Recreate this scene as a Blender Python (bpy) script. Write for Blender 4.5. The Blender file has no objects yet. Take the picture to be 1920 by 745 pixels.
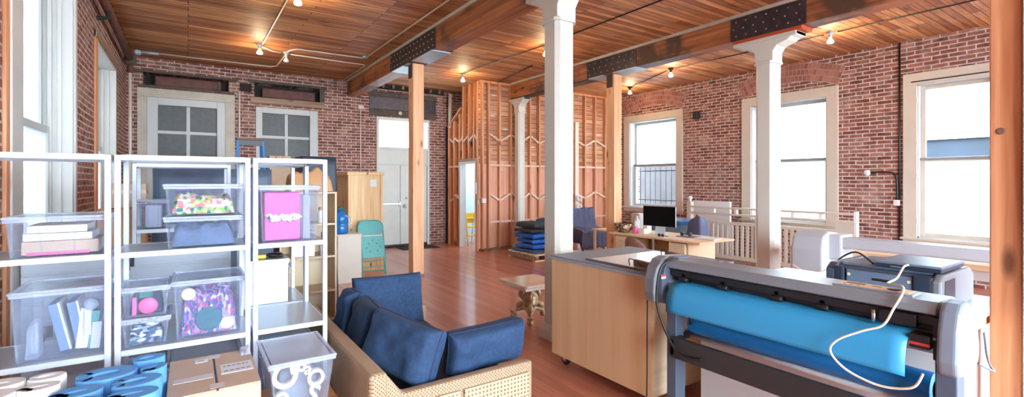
import bpy, bmesh, math, random
from mathutils import Vector, Matrix, Euler, noise
R = math.radians
PI = math.pi
rnd = random.Random(7)
scn = bpy.context.scene
COL = scn.collection
OFF = {}

# ------------------------------------------------------------------ helpers
def lin(r, g, b):
    f = lambda c: c / 12.92 if c <= .04045 else ((c + .055) / 1.055) ** 2.4
    return (f(r / 255), f(g / 255), f(b / 255), 1)


class MB:
    def __init__(s):
        s.v, s.f = [], []

    def add(s, vs, fs):
        b = len(s.v)
        s.v += [tuple(p) for p in vs]
        s.f += [tuple(i + b for i in q) for q in fs]
        return s

    def box(s, a, b):
        x0, x1 = sorted((a[0], b[0])); y0, y1 = sorted((a[1], b[1])); z0, z1 = sorted((a[2], b[2]))
        return s.add([(x0, y0, z0), (x1, y0, z0), (x1, y1, z0), (x0, y1, z0), (x0, y0, z1), (x1, y0, z1), (x1, y1, z1), (x0, y1, z1)],
                     [(0, 3, 2, 1), (4, 5, 6, 7), (0, 1, 5, 4), (1, 2, 6, 5), (2, 3, 7, 6), (3, 0, 4, 7)])

    def obox(s, c, size, rot=(0, 0, 0)):
        m = Euler(rot).to_matrix(); h = Vector(size) / 2
        o = MB().box(-h, h)
        return s.add([Vector(c) + m @ Vector(p) for p in o.v], o.f)

    def frus(s, c0, a, c1, b):
        """tapered block: rectangle a=(w,d) centred c0 to rectangle b centred c1"""
        vs = []
        for c, q in ((c0, a), (c1, b)):
            for sx, sy in ((-1, -1), (1, -1), (1, 1), (-1, 1)):
                vs.append((c[0] + sx * q[0] / 2, c[1] + sy * q[1] / 2, c[2]))
        return s.add(vs, [(0, 3, 2, 1), (4, 5, 6, 7), (0, 1, 5, 4), (1, 2, 6, 5), (2, 3, 7, 6), (3, 0, 4, 7)])

    def bar(s, p0, p1, w, h, up=(0, 0, 1)):
        p0, p1, up = Vector(p0), Vector(p1), Vector(up)
        d = (p1 - p0).normalized()
        x = d.cross(up)
        if x.length < 1e-4:
            x = d.cross(Vector((1, 0, 0)))
        x.normalize(); y = x.cross(d)
        vs = []
        for p in (p0, p1):
            for a, b in ((-1, -1), (1, -1), (1, 1), (-1, 1)):
                vs.append(p + x * a * w / 2 + y * b * h / 2)
        return s.add(vs, [(0, 3, 2, 1), (4, 5, 6, 7), (0, 1, 5, 4), (1, 2, 6, 5), (2, 3, 7, 6), (3, 0, 4, 7)])

    def tube(s, pts, r, n=8, closed=False):
        P = [Vector(p) for p in pts]; m = len(P)
        vs, fs = [], []
        prev = None
        for i, p in enumerate(P):
            a = P[(i - 1) % m] if (closed or i) else P[0]
            b = P[(i + 1) % m] if (closed or i < m - 1) else P[-1]
            d = (b - a).normalized()
            if prev is None:
                x = d.cross(Vector((0, 0, 1)))
                if x.length < 1e-3:
                    x = d.cross(Vector((1, 0, 0)))
            else:
                x = prev - d * prev.dot(d)
            x.normalize(); prev = x; y = d.cross(x)
            rr = r[i] if isinstance(r, (list, tuple)) else r
            for k in range(n):
                t = 2 * PI * k / n
                vs.append(p + (x * math.cos(t) + y * math.sin(t)) * rr)
        for i in range(m if closed else m - 1):
            j = (i + 1) % m
            for k in range(n):
                l = (k + 1) % n
                fs.append((i * n + k, i * n + l, j * n + l, j * n + k))
        if not closed:
            fs.append(tuple(reversed(range(n)))); fs.append(tuple((m - 1) * n + k for k in range(n)))
        return s.add(vs, fs)

    def cyl(s, p0, p1, r, n=16, r1=None):
        return s.tube([p0, p1], [r, r if r1 is None else r1], n)

    def lathe(s, prof, c=(0, 0, 0), n=24, axis='z'):
        vs, fs = [], []
        c = Vector(c)
        for r, z in prof:
            for k in range(n):
                t = 2 * PI * k / n
                q = (r * math.cos(t), r * math.sin(t), z)
                if axis == 'x': q = (q[2], q[0], q[1])
                if axis == 'y': q = (q[0], q[2], q[1])
                vs.append(c + Vector(q))
        m = len(prof)
        for i in range(m - 1):
            for k in range(n):
                l = (k + 1) % n
                fs.append((i * n + k, i * n + l, (i + 1) * n + l, (i + 1) * n + k))
        fs.append(tuple(reversed(range(n)))); fs.append(tuple((m - 1) * n + k for k in range(n)))
        return s.add(vs, fs)

    def prism(s, poly, h0, h1, fn=lambda u, v, h: (u, v, h)):
        n = len(poly)
        vs = [fn(u, v, h0) for u, v in poly] + [fn(u, v, h1) for u, v in poly]
        fs = [tuple(reversed(range(n))), tuple(range(n, 2 * n))]
        for i in range(n):
            j = (i + 1) % n
            fs.append((i, j, n + j, n + i))
        return s.add(vs, fs)

    def band(s, path, w, h0, h1, fn=lambda u, v, h: (u, v, h)):
        """a wall of width w standing along an open 2D path, from h0 to h1"""
        L, Rr = [], []
        m = len(path)
        for i, p in enumerate(path):
            a = path[max(i - 1, 0)]; b = path[min(i + 1, m - 1)]
            d = Vector((b[0] - a[0], b[1] - a[1])).normalized(); nn = Vector((-d.y, d.x)) * w / 2
            L.append((p[0] + nn.x, p[1] + nn.y)); Rr.append((p[0] - nn.x, p[1] - nn.y))
        vs = []
        for i in range(m):
            vs += [fn(*L[i], h0), fn(*Rr[i], h0), fn(*Rr[i], h1), fn(*L[i], h1)]
        fs = [(0, 1, 2, 3), tuple((m - 1) * 4 + k for k in (3, 2, 1, 0))]
        for i in range(m - 1):
            for k in range(4):
                l = (k + 1) % 4
                fs.append((i * 4 + k, (i + 1) * 4 + k, (i + 1) * 4 + l, i * 4 + l))
        return s.add(vs, fs)

    def sphere(s, c, r, n=16, m=10, sc=(1, 1, 1)):
        prof = [(max(1e-4, r * math.sin(PI * i / m)), -r * math.cos(PI * i / m)) for i in range(m + 1)]
        o = MB().lathe(prof, (0, 0, 0), n)
        return s.add([(c[0] + p[0] * sc[0], c[1] + p[1] * sc[1], c[2] + p[2] * sc[2]) for p in o.v], o.f)

    def xf(s, m):
        s.v = [tuple(m @ Vector(p)) for p in s.v]
        return s

    def build(s, name, mat, parent=None, smooth=False, bevel=0, sub=0, origin=None, seg=2):
        off = Vector((0, 0, 0))
        if parent is not None:
            off = OFF.get(parent.name, Vector((0, 0, 0)))
        elif origin == 'base':
            xs, ys, zs = zip(*s.v)
            off = Vector(((min(xs) + max(xs)) / 2, (min(ys) + max(ys)) / 2, min(zs)))
        elif origin is not None:
            off = Vector(origin)
        me = bpy.data.meshes.new(name)
        me.from_pydata([tuple(Vector(p) - off) for p in s.v], [], s.f)
        bm = bmesh.new(); bm.from_mesh(me)
        bmesh.ops.recalc_face_normals(bm, faces=bm.faces)
        bm.to_mesh(me); bm.free()
        if smooth:
            for p in me.polygons: p.use_smooth = True
        me.materials.append(mat)
        o = bpy.data.objects.new(name, me); COL.objects.link(o)
        if parent is not None:
            o.parent = parent
        else:
            o.location = off
        OFF[o.name] = off
        if bevel:
            b = o.modifiers.new('bevel', 'BEVEL'); b.width = bevel; b.segments = seg; b.limit_method = 'ANGLE'; b.angle_limit = R(40)
        if sub:
            q = o.modifiers.new('sub', 'SUBSURF'); q.levels = sub; q.render_levels = sub
        if smooth and bevel:
            pass
        return o


def smooth_by_angle(o, a=35):
    me = o.data
    bm = bmesh.new(); bm.from_mesh(me)
    for e in bm.edges:
        if len(e.link_faces) == 2 and e.calc_face_angle(0) > R(a):
            e.smooth = False
    for f in bm.faces: f.smooth = True
    bm.to_mesh(me); bm.free()
    return o


def tag(o, label, cat, group=None):
    o['label'] = label; o['category'] = cat
    if group: o['group'] = group
    return o


def T(name, label, cat, loc, group=None, world=True, rz=0):
    """an Empty at the base of a thing; with world=True its parts are given in room coordinates"""
    o = bpy.data.objects.new(name, None); COL.objects.link(o)
    o.empty_display_size = .1
    o.location = loc; o.rotation_euler = (0, 0, rz)
    OFF[o.name] = Vector(loc) if world else Vector((0, 0, 0))
    return tag(o, label, cat, group)


def ST(name, label=None):
    o = bpy.data.objects.new(name, None); COL.objects.link(o)
    o['kind'] = 'structure'; OFF[o.name] = Vector((0, 0, 0))
    if label: o['label'] = label
    return o


def struct(o, label=None):
    o['kind'] = 'structure'
    if label: o['label'] = label
    return o


def dup(o, loc, rz=None, label=None, parent=None):
    c = o.copy(); COL.objects.link(c)
    if parent is not None:
        c.parent = parent
    else:
        c.location = loc
        if rz is not None: c.rotation_euler = (0, 0, rz)
        if label: c['label'] = label
    for ch in list(o.children):
        dup(ch, None, parent=c)
    return c


def arc(cx, cy, r, a0, a1, n):
    return [(cx + r * math.cos(R(a0 + (a1 - a0) * i / n)), cy + r * math.sin(R(a0 + (a1 - a0) * i / n))) for i in range(n + 1)]


def spline(pts, n=8):
    P = [Vector(p) for p in pts]
    out = []
    for i in range(len(P) - 1):
        p0 = P[max(i - 1, 0)]; p1 = P[i]; p2 = P[i + 1]; p3 = P[min(i + 2, len(P) - 1)]
        for k in range(n):
            t = k / n
            out.append(.5 * ((2 * p1) + (-p0 + p2) * t + (2 * p0 - 5 * p1 + 4 * p2 - p3) * t * t + (-p0 + 3 * p1 - 3 * p2 + p3) * t ** 3))
    out.append(P[-1])
    return out


def rrect(w, h, r, n=5):
    o = []
    for cx, cy, a in ((w / 2 - r, h / 2 - r, 0), (-w / 2 + r, h / 2 - r, 90), (-w / 2 + r, -h / 2 + r, 180), (w / 2 - r, -h / 2 + r, 270)):
        o += arc(cx, cy, r, a, a + 90, n)
    return o


def letter(ch, size, depth):
    cu = bpy.data.curves.new('letter', 'FONT'); cu.body = ch; cu.size = size; cu.extrude = depth / 2; cu.offset = size * .022
    cu.align_x = 'CENTER'; cu.align_y = 'CENTER'; cu.resolution_u = 4
    ob = bpy.data.objects.new('letter', cu); COL.objects.link(ob)
    dg = bpy.context.evaluated_depsgraph_get()
    me = bpy.data.meshes.new_from_object(ob.evaluated_get(dg))
    mb = MB().add([tuple(v.co) for v in me.vertices], [tuple(p.vertices) for p in me.polygons])
    bpy.data.objects.remove(ob); bpy.data.curves.remove(cu); bpy.data.meshes.remove(me)
    return mb


def cushion(w, h, t, seed=0, n=22, wr=.008, e=.32):
    """pillow lying in its own XZ plane (width X, height Z), thickness along Y; base at z=0"""
    mb = MB()
    vs, fs = [], []
    for side in (-1, 1):
        for j in range(n + 1):
            for i in range(n + 1):
                u = -math.cos(PI * i / n); v = -math.cos(PI * j / n)
                k = max(0, (1 - u ** 6) * (1 - v ** 6)) ** e
                # edges pull in a little between the corners
                x = u * w / 2 * (1 - .03 * (1 - v * v)); z = v * h / 2 * (1 - .03 * (1 - u * u))
                q = noise.noise(Vector((x * 5 + seed, z * 5, side * 3))) * wr * 2 + noise.noise(Vector((x * 13, z * 13 + seed, side))) * wr
                vs.append((x, side * (t / 2 * k + q * k), z + h / 2))
    m = (n + 1) ** 2
    for s_ in (0, 1):
        for j in range(n):
            for i in range(n):
                a = s_ * m + j * (n + 1) + i
                fs.append((a, a + 1, a + n + 2, a + n + 1))
    mb.add(vs, fs)
    return mb


def piping(w, h, r=.005):
    pts = []
    for a, b in ((( -1, -1), (1, -1)), ((1, -1), (1, 1)), ((1, 1), (-1, 1)), ((-1, 1), (-1, -1))):
        for i in range(10):
            t = i / 10
            u = a[0] + (b[0] - a[0]) * t; v = a[1] + (b[1] - a[1]) * t
            pts.append((u * w / 2 * (1 - .03 * (1 - v * v)) * .995, 0, v * h / 2 * (1 - .03 * (1 - u * u)) * .995 + h / 2))
    return MB().tube(pts, r, 6, closed=True)


def heap(x0, y0, z0, x1, y1, h, seed, amp=.04, n=22, freq=9):
    """a loose heap filling a rectangle, bumpy on top and bulging on its sides"""
    mb = MB(); vs, fs = [], []
    for j in range(n + 1):
        for i in range(n + 1):
            u = i / n * 2 - 1; v = j / n * 2 - 1
            ed = max(0, (1 - u ** 8) * (1 - v ** 8)) ** .4
            x = (x0 + x1) / 2 + u * (x1 - x0) / 2; y = (y0 + y1) / 2 + v * (y1 - y0) / 2
            q = noise.noise(Vector((x * freq + seed, y * freq, seed))) * amp + noise.noise(Vector((x * freq * 2.3, y * freq * 2.3 + seed, 2))) * amp * .6
            vs.append((x, y, z0 + .004 + max(.01, (h + q)) * ed))
    m = len(vs)
    for j in range(n + 1):
        for i in range(n + 1):
            p = vs[j * (n + 1) + i]
            vs.append((p[0], p[1], z0))
    for j in range(n):
        for i in range(n):
            a = j * (n + 1) + i
            fs.append((a, a + 1, a + n + 2, a + n + 1))
            fs.append((m + a, m + a + n + 1, m + a + n + 2, m + a + 1))
    return mb.add(vs, fs)


def drape(poly_fn, nu, nv, thick=.006):
    """a cloth sheet from poly_fn(u,v)->point, given a little thickness"""
    vs = [Vector(poly_fn(i / nu, j / nv)) for j in range(nv + 1) for i in range(nu + 1)]
    fs = []
    for j in range(nv):
        for i in range(nu):
            a = j * (nu + 1) + i
            fs.append((a, a + 1, a + nu + 2, a + nu + 1))
    return MB().add(vs, fs)


# ------------------------------------------------------------------ materials
def new_mat(name):
    m = bpy.data.materials.new(name); m.use_nodes = True
    nt = m.node_tree
    for n in list(nt.nodes): nt.nodes.remove(n)
    out = nt.nodes.new('ShaderNodeOutputMaterial')
    return m, nt, out


def N(nt, t, **kw):
    n = nt.nodes.new(t)
    for k, v in kw.items():
        if k.startswith('i_'):
            n.inputs[k[2:].replace('_', ' ')].default_value = v
        elif k.startswith('n_'):
            n.inputs[int(k[2:])].default_value = v
        else:
            setattr(n, k, v)
    return n


def ramp(nt, stops, interp='LINEAR'):
    n = nt.nodes.new('ShaderNodeValToRGB'); cr = n.color_ramp; cr.interpolation = interp
    while len(cr.elements) < len(stops): cr.elements.new(.5)
    for e, (p, c) in zip(cr.elements, stops):
        e.position = p; e.color = c
    return n


def mixc(nt, a, b, fac, mode='MIX'):
    n = nt.nodes.new('ShaderNodeMix'); n.data_type = 'RGBA'; n.blend_type = mode
    L = nt.links.new
    for sock, val in ((n.inputs[6], a), (n.inputs[7], b), (n.inputs[0], fac)):
        if hasattr(val, 'is_linked') or isinstance(val, bpy.types.NodeSocket):
            L(val, sock)
        else:
            sock.default_value = val
    return n.outputs[2]


def coords(nt, sc=(1, 1, 1), rot=(0, 0, 0), swap=None):
    tc = N(nt, 'ShaderNodeTexCoord')
    src = tc.outputs['Object']
    if swap:
        sep = N(nt, 'ShaderNodeSeparateXYZ'); nt.links.new(src, sep.inputs[0])
        com = N(nt, 'ShaderNodeCombineXYZ')
        for i, ax in enumerate(swap):
            if ax in 'xyz': nt.links.new(sep.outputs['xyz'.index(ax)], com.inputs[i])
        src = com.outputs[0]
    mp = N(nt, 'ShaderNodeMapping'); mp.inputs['Scale'].default_value = sc; mp.inputs['Rotation'].default_value = rot
    nt.links.new(src, mp.inputs[0])
    return mp.outputs[0]


def simple(name, rgb, rough=.5, metal=0, var=.0, scale=6, bump=0, bscale=60, coat=0, spec=.5):
    m, nt, out = new_mat(name)
    b = N(nt, 'ShaderNodeBsdfPrincipled'); nt.links.new(b.outputs[0], out.inputs[0])
    c = rgb if len(rgb) == 4 else (*rgb, 1)
    b.inputs['Base Color'].default_value = c
    b.inputs['Roughness'].default_value = rough; b.inputs['Metallic'].default_value = metal
    b.inputs['Coat Weight'].default_value = coat; b.inputs['Specular IOR Level'].default_value = spec
    if var or bump:
        co = coords(nt)
        if var:
            nz = N(nt, 'ShaderNodeTexNoise'); nz.inputs['Scale'].default_value = scale; nz.inputs['Detail'].default_value = 5
            nt.links.new(co, nz.inputs[0])
            rp = ramp(nt, [(.3, (1 - var,) * 3 + (1,)), (.7, (1 + var * .5,) * 3 + (1,))])
            nt.links.new(nz.outputs[0], rp.inputs[0])
            nt.links.new(mixc(nt, c, rp.outputs[0], 1, 'MULTIPLY'), b.inputs['Base Color'])
        if bump:
            n2 = N(nt, 'ShaderNodeTexNoise'); n2.inputs['Scale'].default_value = bscale; n2.inputs['Detail'].default_value = 3
            nt.links.new(co, n2.inputs[0])
            bp = N(nt, 'ShaderNodeBump'); bp.inputs['Strength'].default_value = bump; bp.inputs['Distance'].default_value = .01
            nt.links.new(n2.outputs[0], bp.inputs['Height']); nt.links.new(bp.outputs[0], b.inputs['Normal'])
    return m


def wood(name, c1, c2, axis='z', scale=1, rough=.55, knots=True, dark=None, bump=.15):
    """streaky grain running along an axis of the object"""
    m, nt, out = new_mat(name); L = nt.links.new
    b = N(nt, 'ShaderNodeBsdfPrincipled'); L(b.outputs[0], out.inputs[0])
    sc = {'x': (.6, 14, 14), 'y': (14, .6, 14), 'z': (14, 14, .6)}[axis]
    co = coords(nt, tuple(q * scale for q in sc))
    n1 = N(nt, 'ShaderNodeTexNoise'); n1.inputs['Scale'].default_value = 1.6; n1.inputs['Detail'].default_value = 7; n1.inputs['Distortion'].default_value = .6
    L(co, n1.inputs[0])
    rp = ramp(nt, [(.32, c1), (.68, c2)]); L(n1.outputs[0], rp.inputs[0])
    col = rp.outputs[0]
    if knots:
        ks = {'x': (1.6, 5, 5), 'y': (5, 1.6, 5), 'z': (5, 5, 1.6)}[axis]
        vo = N(nt, 'ShaderNodeTexVoronoi'); vo.inputs['Scale'].default_value = 1.1 * scale; L(coords(nt, ks), vo.inputs[0])
        kr = ramp(nt, [(.07, (0, 0, 0, 1)), (.17, (1, 1, 1, 1))]); L(vo.outputs['Distance'], kr.inputs[0])
        kd = tuple(q * .35 for q in c1[:3]) + (1,)
        col = mixc(nt, kd, col, kr.outputs[0])
    if dark:
        n3 = N(nt, 'ShaderNodeTexNoise'); n3.inputs['Scale'].default_value = 1.3; n3.inputs['Detail'].default_value = 6; L(coords(nt), n3.inputs[0])
        dr = ramp(nt, [(.52, (0, 0, 0, 1)), (.62, (1, 1, 1, 1))]); L(n3.outputs[0], dr.inputs[0])
        col = mixc(nt, col, dark, dr.outputs[0])
    L(col, b.inputs['Base Color']); b.inputs['Roughness'].default_value = rough
    bp = N(nt, 'ShaderNodeBump'); bp.inputs['Strength'].default_value = bump; bp.inputs['Distance'].default_value = .004
    L(n1.outputs[0], bp.inputs['Height']); L(bp.outputs[0], b.inputs['Normal'])
    return m


def brick(name, swap):
    m, nt, out = new_mat(name); L = nt.links.new
    b = N(nt, 'ShaderNodeBsdfPrincipled'); L(b.outputs[0], out.inputs[0])
    co = coords(nt, swap=swap)
    nz0 = N(nt, 'ShaderNodeTexNoise'); nz0.inputs['Scale'].default_value = 3.5; nz0.inputs['Detail'].default_value = 3; L(co, nz0.inputs[0])
    wob = N(nt, 'ShaderNodeVectorMath', operation='MULTIPLY_ADD')
    L(nz0.outputs['Color'], wob.inputs[0]); wob.inputs[1].default_value = (.02, .022, 0); L(co, wob.inputs[2])
    bt = N(nt, 'ShaderNodeTexBrick'); bt.offset = .5
    L(wob.outputs[0], bt.inputs['Vector'])
    bt.inputs['Scale'].default_value = 1; bt.inputs['Brick Width'].default_value = .215; bt.inputs['Row Height'].default_value = .07
    bt.inputs['Mortar Size'].default_value = .0105; bt.inputs['Mortar Smooth'].default_value = .25; bt.inputs['Bias'].default_value = -.1
    bt.inputs['Color1'].default_value = lin(112, 64, 54); bt.inputs['Color2'].default_value = lin(164, 112, 96); bt.inputs['Mortar'].default_value = lin(198, 186, 176)
    # stains and limewash patches
    n1 = N(nt, 'ShaderNodeTexNoise'); n1.inputs['Scale'].default_value = 9; n1.inputs['Detail'].default_value = 6; L(co, n1.inputs[0])
    r1 = ramp(nt, [(.3, (.55, .52, .52, 1)), (.6, (1.1, 1.08, 1.08, 1))]); L(n1.outputs[0], r1.inputs[0])
    c1 = mixc(nt, bt.outputs[0], r1.outputs[0], 1, 'MULTIPLY')
    n2 = N(nt, 'ShaderNodeTexNoise'); n2.inputs['Scale'].default_value = 2.4; n2.inputs['Detail'].default_value = 9; n2.inputs['Roughness'].default_value = .7; L(co, n2.inputs[0])
    r2 = ramp(nt, [(.5, (0, 0, 0, 1)), (.72, (.65, .65, .65, 1))]); L(n2.outputs[0], r2.inputs[0])
    c2 = mixc(nt, c1, lin(180, 154, 140), r2.outputs[0])
    L(c2, b.inputs['Base Color']); b.inputs['Roughness'].default_value = .85
    inv = N(nt, 'ShaderNodeMath', operation='SUBTRACT'); inv.inputs[0].default_value = 1; L(bt.outputs['Fac'], inv.inputs[1])
    ad = N(nt, 'ShaderNodeMath', operation='MULTIPLY_ADD'); L(n1.outputs[0], ad.inputs[0]); ad.inputs[1].default_value = .5; L(inv.outputs[0], ad.inputs[2])
    bp = N(nt, 'ShaderNodeBump'); bp.inputs['Strength'].default_value = .8; bp.inputs['Distance'].default_value = .012
    L(ad.outputs[0], bp.inputs['Height']); L(bp.outputs[0], b.inputs['Normal'])
    return m


def planks(name, swap, width, length, c1, c2, gap, rough=.5, grain=.35, coat=0, dark=None, bump=.3, mort=.0016):
    """boards running along the first swapped axis"""
    m, nt, out = new_mat(name); L = nt.links.new
    b = N(nt, 'ShaderNodeBsdfPrincipled'); L(b.outputs[0], out.inputs[0])
    co = coords(nt, swap=swap)
    bt = N(nt, 'ShaderNodeTexBrick'); bt.offset = .37; bt.offset_frequency = 3
    L(co, bt.inputs['Vector'])
    bt.inputs['Scale'].default_value = 1; bt.inputs['Brick Width'].default_value = length; bt.inputs['Row Height'].default_value = width
    bt.inputs['Mortar Size'].default_value = mort; bt.inputs['Mortar Smooth'].default_value = .1
    bt.inputs['Color1'].default_value = c1; bt.inputs['Color2'].default_value = c2; bt.inputs['Mortar'].default_value = gap
    mp = N(nt, 'ShaderNodeMapping'); mp.inputs['Scale'].default_value = (1.2, 26, 1); L(co, mp.inputs[0])
    # each board gets its own stretch of grain
    n1 = N(nt, 'ShaderNodeTexNoise'); n1.inputs['Scale'].default_value = 1.4; n1.inputs['Detail'].default_value = 7; n1.inputs['Distortion'].default_value = .5
    L(mp.outputs[0], n1.inputs[0])
    r1 = ramp(nt, [(.3, (1 - grain,) * 3 + (1,)), (.7, (1 + grain * .45,) * 3 + (1,))]); L(n1.outputs[0], r1.inputs[0])
    col = mixc(nt, bt.outputs[0], r1.outputs[0], 1, 'MULTIPLY')
    n2 = N(nt, 'ShaderNodeTexNoise'); n2.inputs['Scale'].default_value = .9; n2.inputs['Detail'].default_value = 5; L(co, n2.inputs[0])
    if dark:
        vo = N(nt, 'ShaderNodeTexVoronoi'); vo.inputs['Scale'].default_value = 1
        m2 = N(nt, 'ShaderNodeMapping'); m2.inputs['Scale'].default_value = (1.1, 7, 1); L(co, m2.inputs[0]); L(m2.outputs[0], vo.inputs[0])
        kr = ramp(nt, [(.06, (1, 1, 1, 1)), (.17, (0, 0, 0, 1))]); L(vo.outputs['Distance'], kr.inputs[0])
        col = mixc(nt, col, dark, kr.outputs[0])
    L(col, b.inputs['Base Color'])
    rr = ramp(nt, [(.3, (rough * .9,) * 3 + (1,)), (.7, (rough * 1.1,) * 3 + (1,))]); L(n2.outputs[0], rr.inputs[0]); L(rr.outputs[0], b.inputs['Roughness'])
    b.inputs['Coat Weight'].default_value = coat; b.inputs['Coat Roughness'].default_value = .12
    bp = N(nt, 'ShaderNodeBump'); bp.inputs['Strength'].default_value = bump; bp.inputs['Distance'].default_value = .003
    inv = N(nt, 'ShaderNodeMath', operation='MULTIPLY_ADD'); L(bt.outputs['Fac'], inv.inputs[0]); inv.inputs[1].default_value = -1.5; L(n1.outputs[0], inv.inputs[2])
    L(inv.outputs[0], bp.inputs['Height']); L(bp.outputs[0], b.inputs['Normal'])
    return m


def patches(name, cols, scale=10, rough=.8, bump=.6, stretch=(1, 1, 1), dist=1.5):
    """a jumble of coloured scraps"""
    m, nt, out = new_mat(name); L = nt.links.new
    b = N(nt, 'ShaderNodeBsdfPrincipled'); L(b.outputs[0], out.inputs[0]); b.inputs['Roughness'].default_value = rough
    co = coords(nt, stretch)
    nz = N(nt, 'ShaderNodeTexNoise'); nz.inputs['Scale'].default_value = scale * .6; L(co, nz.inputs[0])
    wb = N(nt, 'ShaderNodeVectorMath', operation='MULTIPLY_ADD'); L(nz.outputs['Color'], wb.inputs[0]); wb.inputs[1].default_value = (dist / scale,) * 3; L(co, wb.inputs[2])
    vo = N(nt, 'ShaderNodeTexVoronoi'); vo.inputs['Scale'].default_value = scale; L(wb.outputs[0], vo.inputs[0])
    sp = N(nt, 'ShaderNodeSeparateColor'); L(vo.outputs['Color'], sp.inputs[0])
    n = len(cols)
    rp = ramp(nt, [(i / n, c) for i, c in enumerate(cols)], 'CONSTANT'); L(sp.outputs[0], rp.inputs[0])
    L(rp.outputs[0], b.inputs['Base Color'])
    bp = N(nt, 'ShaderNodeBump'); bp.inputs['Strength'].default_value = bump; bp.inputs['Distance'].default_value = .02
    L(vo.outputs['Distance'], bp.inputs['Height']); L(bp.outputs[0], b.inputs['Normal'])
    return m


def clear(name, tint, fac, rough=.15, body=(.80, .86, .95, 1)):
    m, nt, out = new_mat(name); L = nt.links.new
    tr = N(nt, 'ShaderNodeBsdfTransparent'); tr.inputs[0].default_value = tint
    b = N(nt, 'ShaderNodeBsdfPrincipled'); b.inputs['Base Color'].default_value = body; b.inputs['Roughness'].default_value = rough
    lw = N(nt, 'ShaderNodeLayerWeight'); lw.inputs[0].default_value = .35
    mr = N(nt, 'ShaderNodeMapRange'); mr.inputs['To Min'].default_value = fac; mr.inputs['To Max'].default_value = min(1, fac + .38)
    L(lw.outputs['Facing'], mr.inputs['Value'])
    mx = N(nt, 'ShaderNodeMixShader'); L(mr.outputs[0], mx.inputs[0]); L(tr.outputs[0], mx.inputs[1]); L(b.outputs[0], mx.inputs[2]); L(mx.outputs[0], out.inputs[0])
    return m


def weave(name, c1, c2, scale, holes=False):
    m, nt, out = new_mat(name); L = nt.links.new
    b = N(nt, 'ShaderNodeBsdfPrincipled'); L(b.outputs[0], out.inputs[0]); b.inputs['Roughness'].default_value = .7
    tc = N(nt, 'ShaderNodeTexCoord'); sep = N(nt, 'ShaderNodeSeparateXYZ'); L(tc.outputs['Object'], sep.inputs[0])
    ad = N(nt, 'ShaderNodeMath', operation='ADD'); L(sep.outputs[0], ad.inputs[0]); L(sep.outputs[1], ad.inputs[1])
    def wave(src, s):
        k = N(nt, 'ShaderNodeMath', operation='MULTIPLY'); L(src, k.inputs[0]); k.inputs[1].default_value = s
        w = N(nt, 'ShaderNodeMath', operation='SINE'); L(k.outputs[0], w.inputs[0]); return w.outputs[0]
    a = wave(ad.outputs[0], scale); c = wave(sep.outputs[2], scale)
    pr = N(nt, 'ShaderNodeMath', operation='MULTIPLY' if not holes else 'MAXIMUM'); L(a, pr.inputs[0]); L(c, pr.inputs[1])
    rp = ramp(nt, [(.0, c1), (.55 if not holes else .6, c2)]) ; 
    mr = N(nt, 'ShaderNodeMapRange'); mr.inputs['From Min'].default_value = -1; L(pr.outputs[0], mr.inputs['Value'])
    L(mr.outputs[0], rp.inputs[0]); L(rp.outputs[0], b.inputs['Base Color'])
    bp = N(nt, 'ShaderNodeBump'); bp.inputs['Strength'].default_value = .7; bp.inputs['Distance'].default_value = .006
    L(mr.outputs[0], bp.inputs['Height']); L(bp.outputs[0], b.inputs['Normal'])
    return m


def glow(name, rgb, s):
    m, nt, out = new_mat(name)
    e = N(nt, 'ShaderNodeEmission'); e.inputs[0].default_value = rgb; e.inputs[1].default_value = s
    nt.links.new(e.outputs[0], out.inputs[0]); return m


def glass(name):
    m, nt, out = new_mat(name); L = nt.links.new
    tr = N(nt, 'ShaderNodeBsdfTransparent'); tr.inputs[0].default_value = (.97, .985, .99, 1)
    g = N(nt, 'ShaderNodeBsdfGlossy'); g.inputs['Roughness'].default_value = .02
    lw = N(nt, 'ShaderNodeLayerWeight'); lw.inputs[0].default_value = .12
    mx = N(nt, 'ShaderNodeMixShader'); L(lw.outputs['Fresnel'], mx.inputs[0]); L(tr.outputs[0], mx.inputs[1]); L(g.outputs[0], mx.inputs[2]); L(mx.outputs[0], out.inputs[0])
    return m


def frosted(name, k=1):
    m, nt, out = new_mat(name); L = nt.links.new
    t = N(nt, 'ShaderNodeBsdfTranslucent'); t.inputs[0].default_value = (.93 * k, .95 * k, .94 * k, 1)
    d = N(nt, 'ShaderNodeBsdfDiffuse'); d.inputs[0].default_value = (.8, .82, .82, 1)
    mx = N(nt, 'ShaderNodeMixShader'); mx.inputs[0].default_value = .15; L(t.outputs[0], mx.inputs[1]); L(d.outputs[0], mx.inputs[2]); L(mx.outputs[0], out.inputs[0])
    return m


M = {}
M['brick_x'] = brick('brick on side walls', 'yz0')
M['brick_y'] = brick('brick on end wall', 'xz0')
def island_brick():
    m, nt, out = new_mat('arch bricks'); L = nt.links.new
    b = N(nt, 'ShaderNodeBsdfPrincipled'); L(b.outputs[0], out.inputs[0]); b.inputs['Roughness'].default_value = .85
    g = N(nt, 'ShaderNodeNewGeometry')
    rp = ramp(nt, [(0, lin(136, 84, 74)), (1, lin(172, 120, 106))]); L(g.outputs['Random Per Island'], rp.inputs[0]); L(rp.outputs[0], b.inputs['Base Color'])
    return m
M['arch'] = island_brick()
M['floor'] = planks('red fir floorboards', 'yx0', .105, 2.7, lin(172, 100, 76), lin(200, 128, 102), lin(124, 66, 48), rough=.32, grain=.16, coat=.5, bump=.05)
M['ceil'] = planks('fir ceiling boards', 'xy0', .10, 2.3, lin(156, 88, 46), lin(226, 164, 110), lin(52, 26, 12), rough=.6, grain=.55, dark=lin(96, 50, 26), mort=.005)
M['beam'] = wood('old fir beam', lin(116, 66, 38), lin(186, 116, 72), 'y', .8, dark=lin(84, 58, 44))
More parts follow.
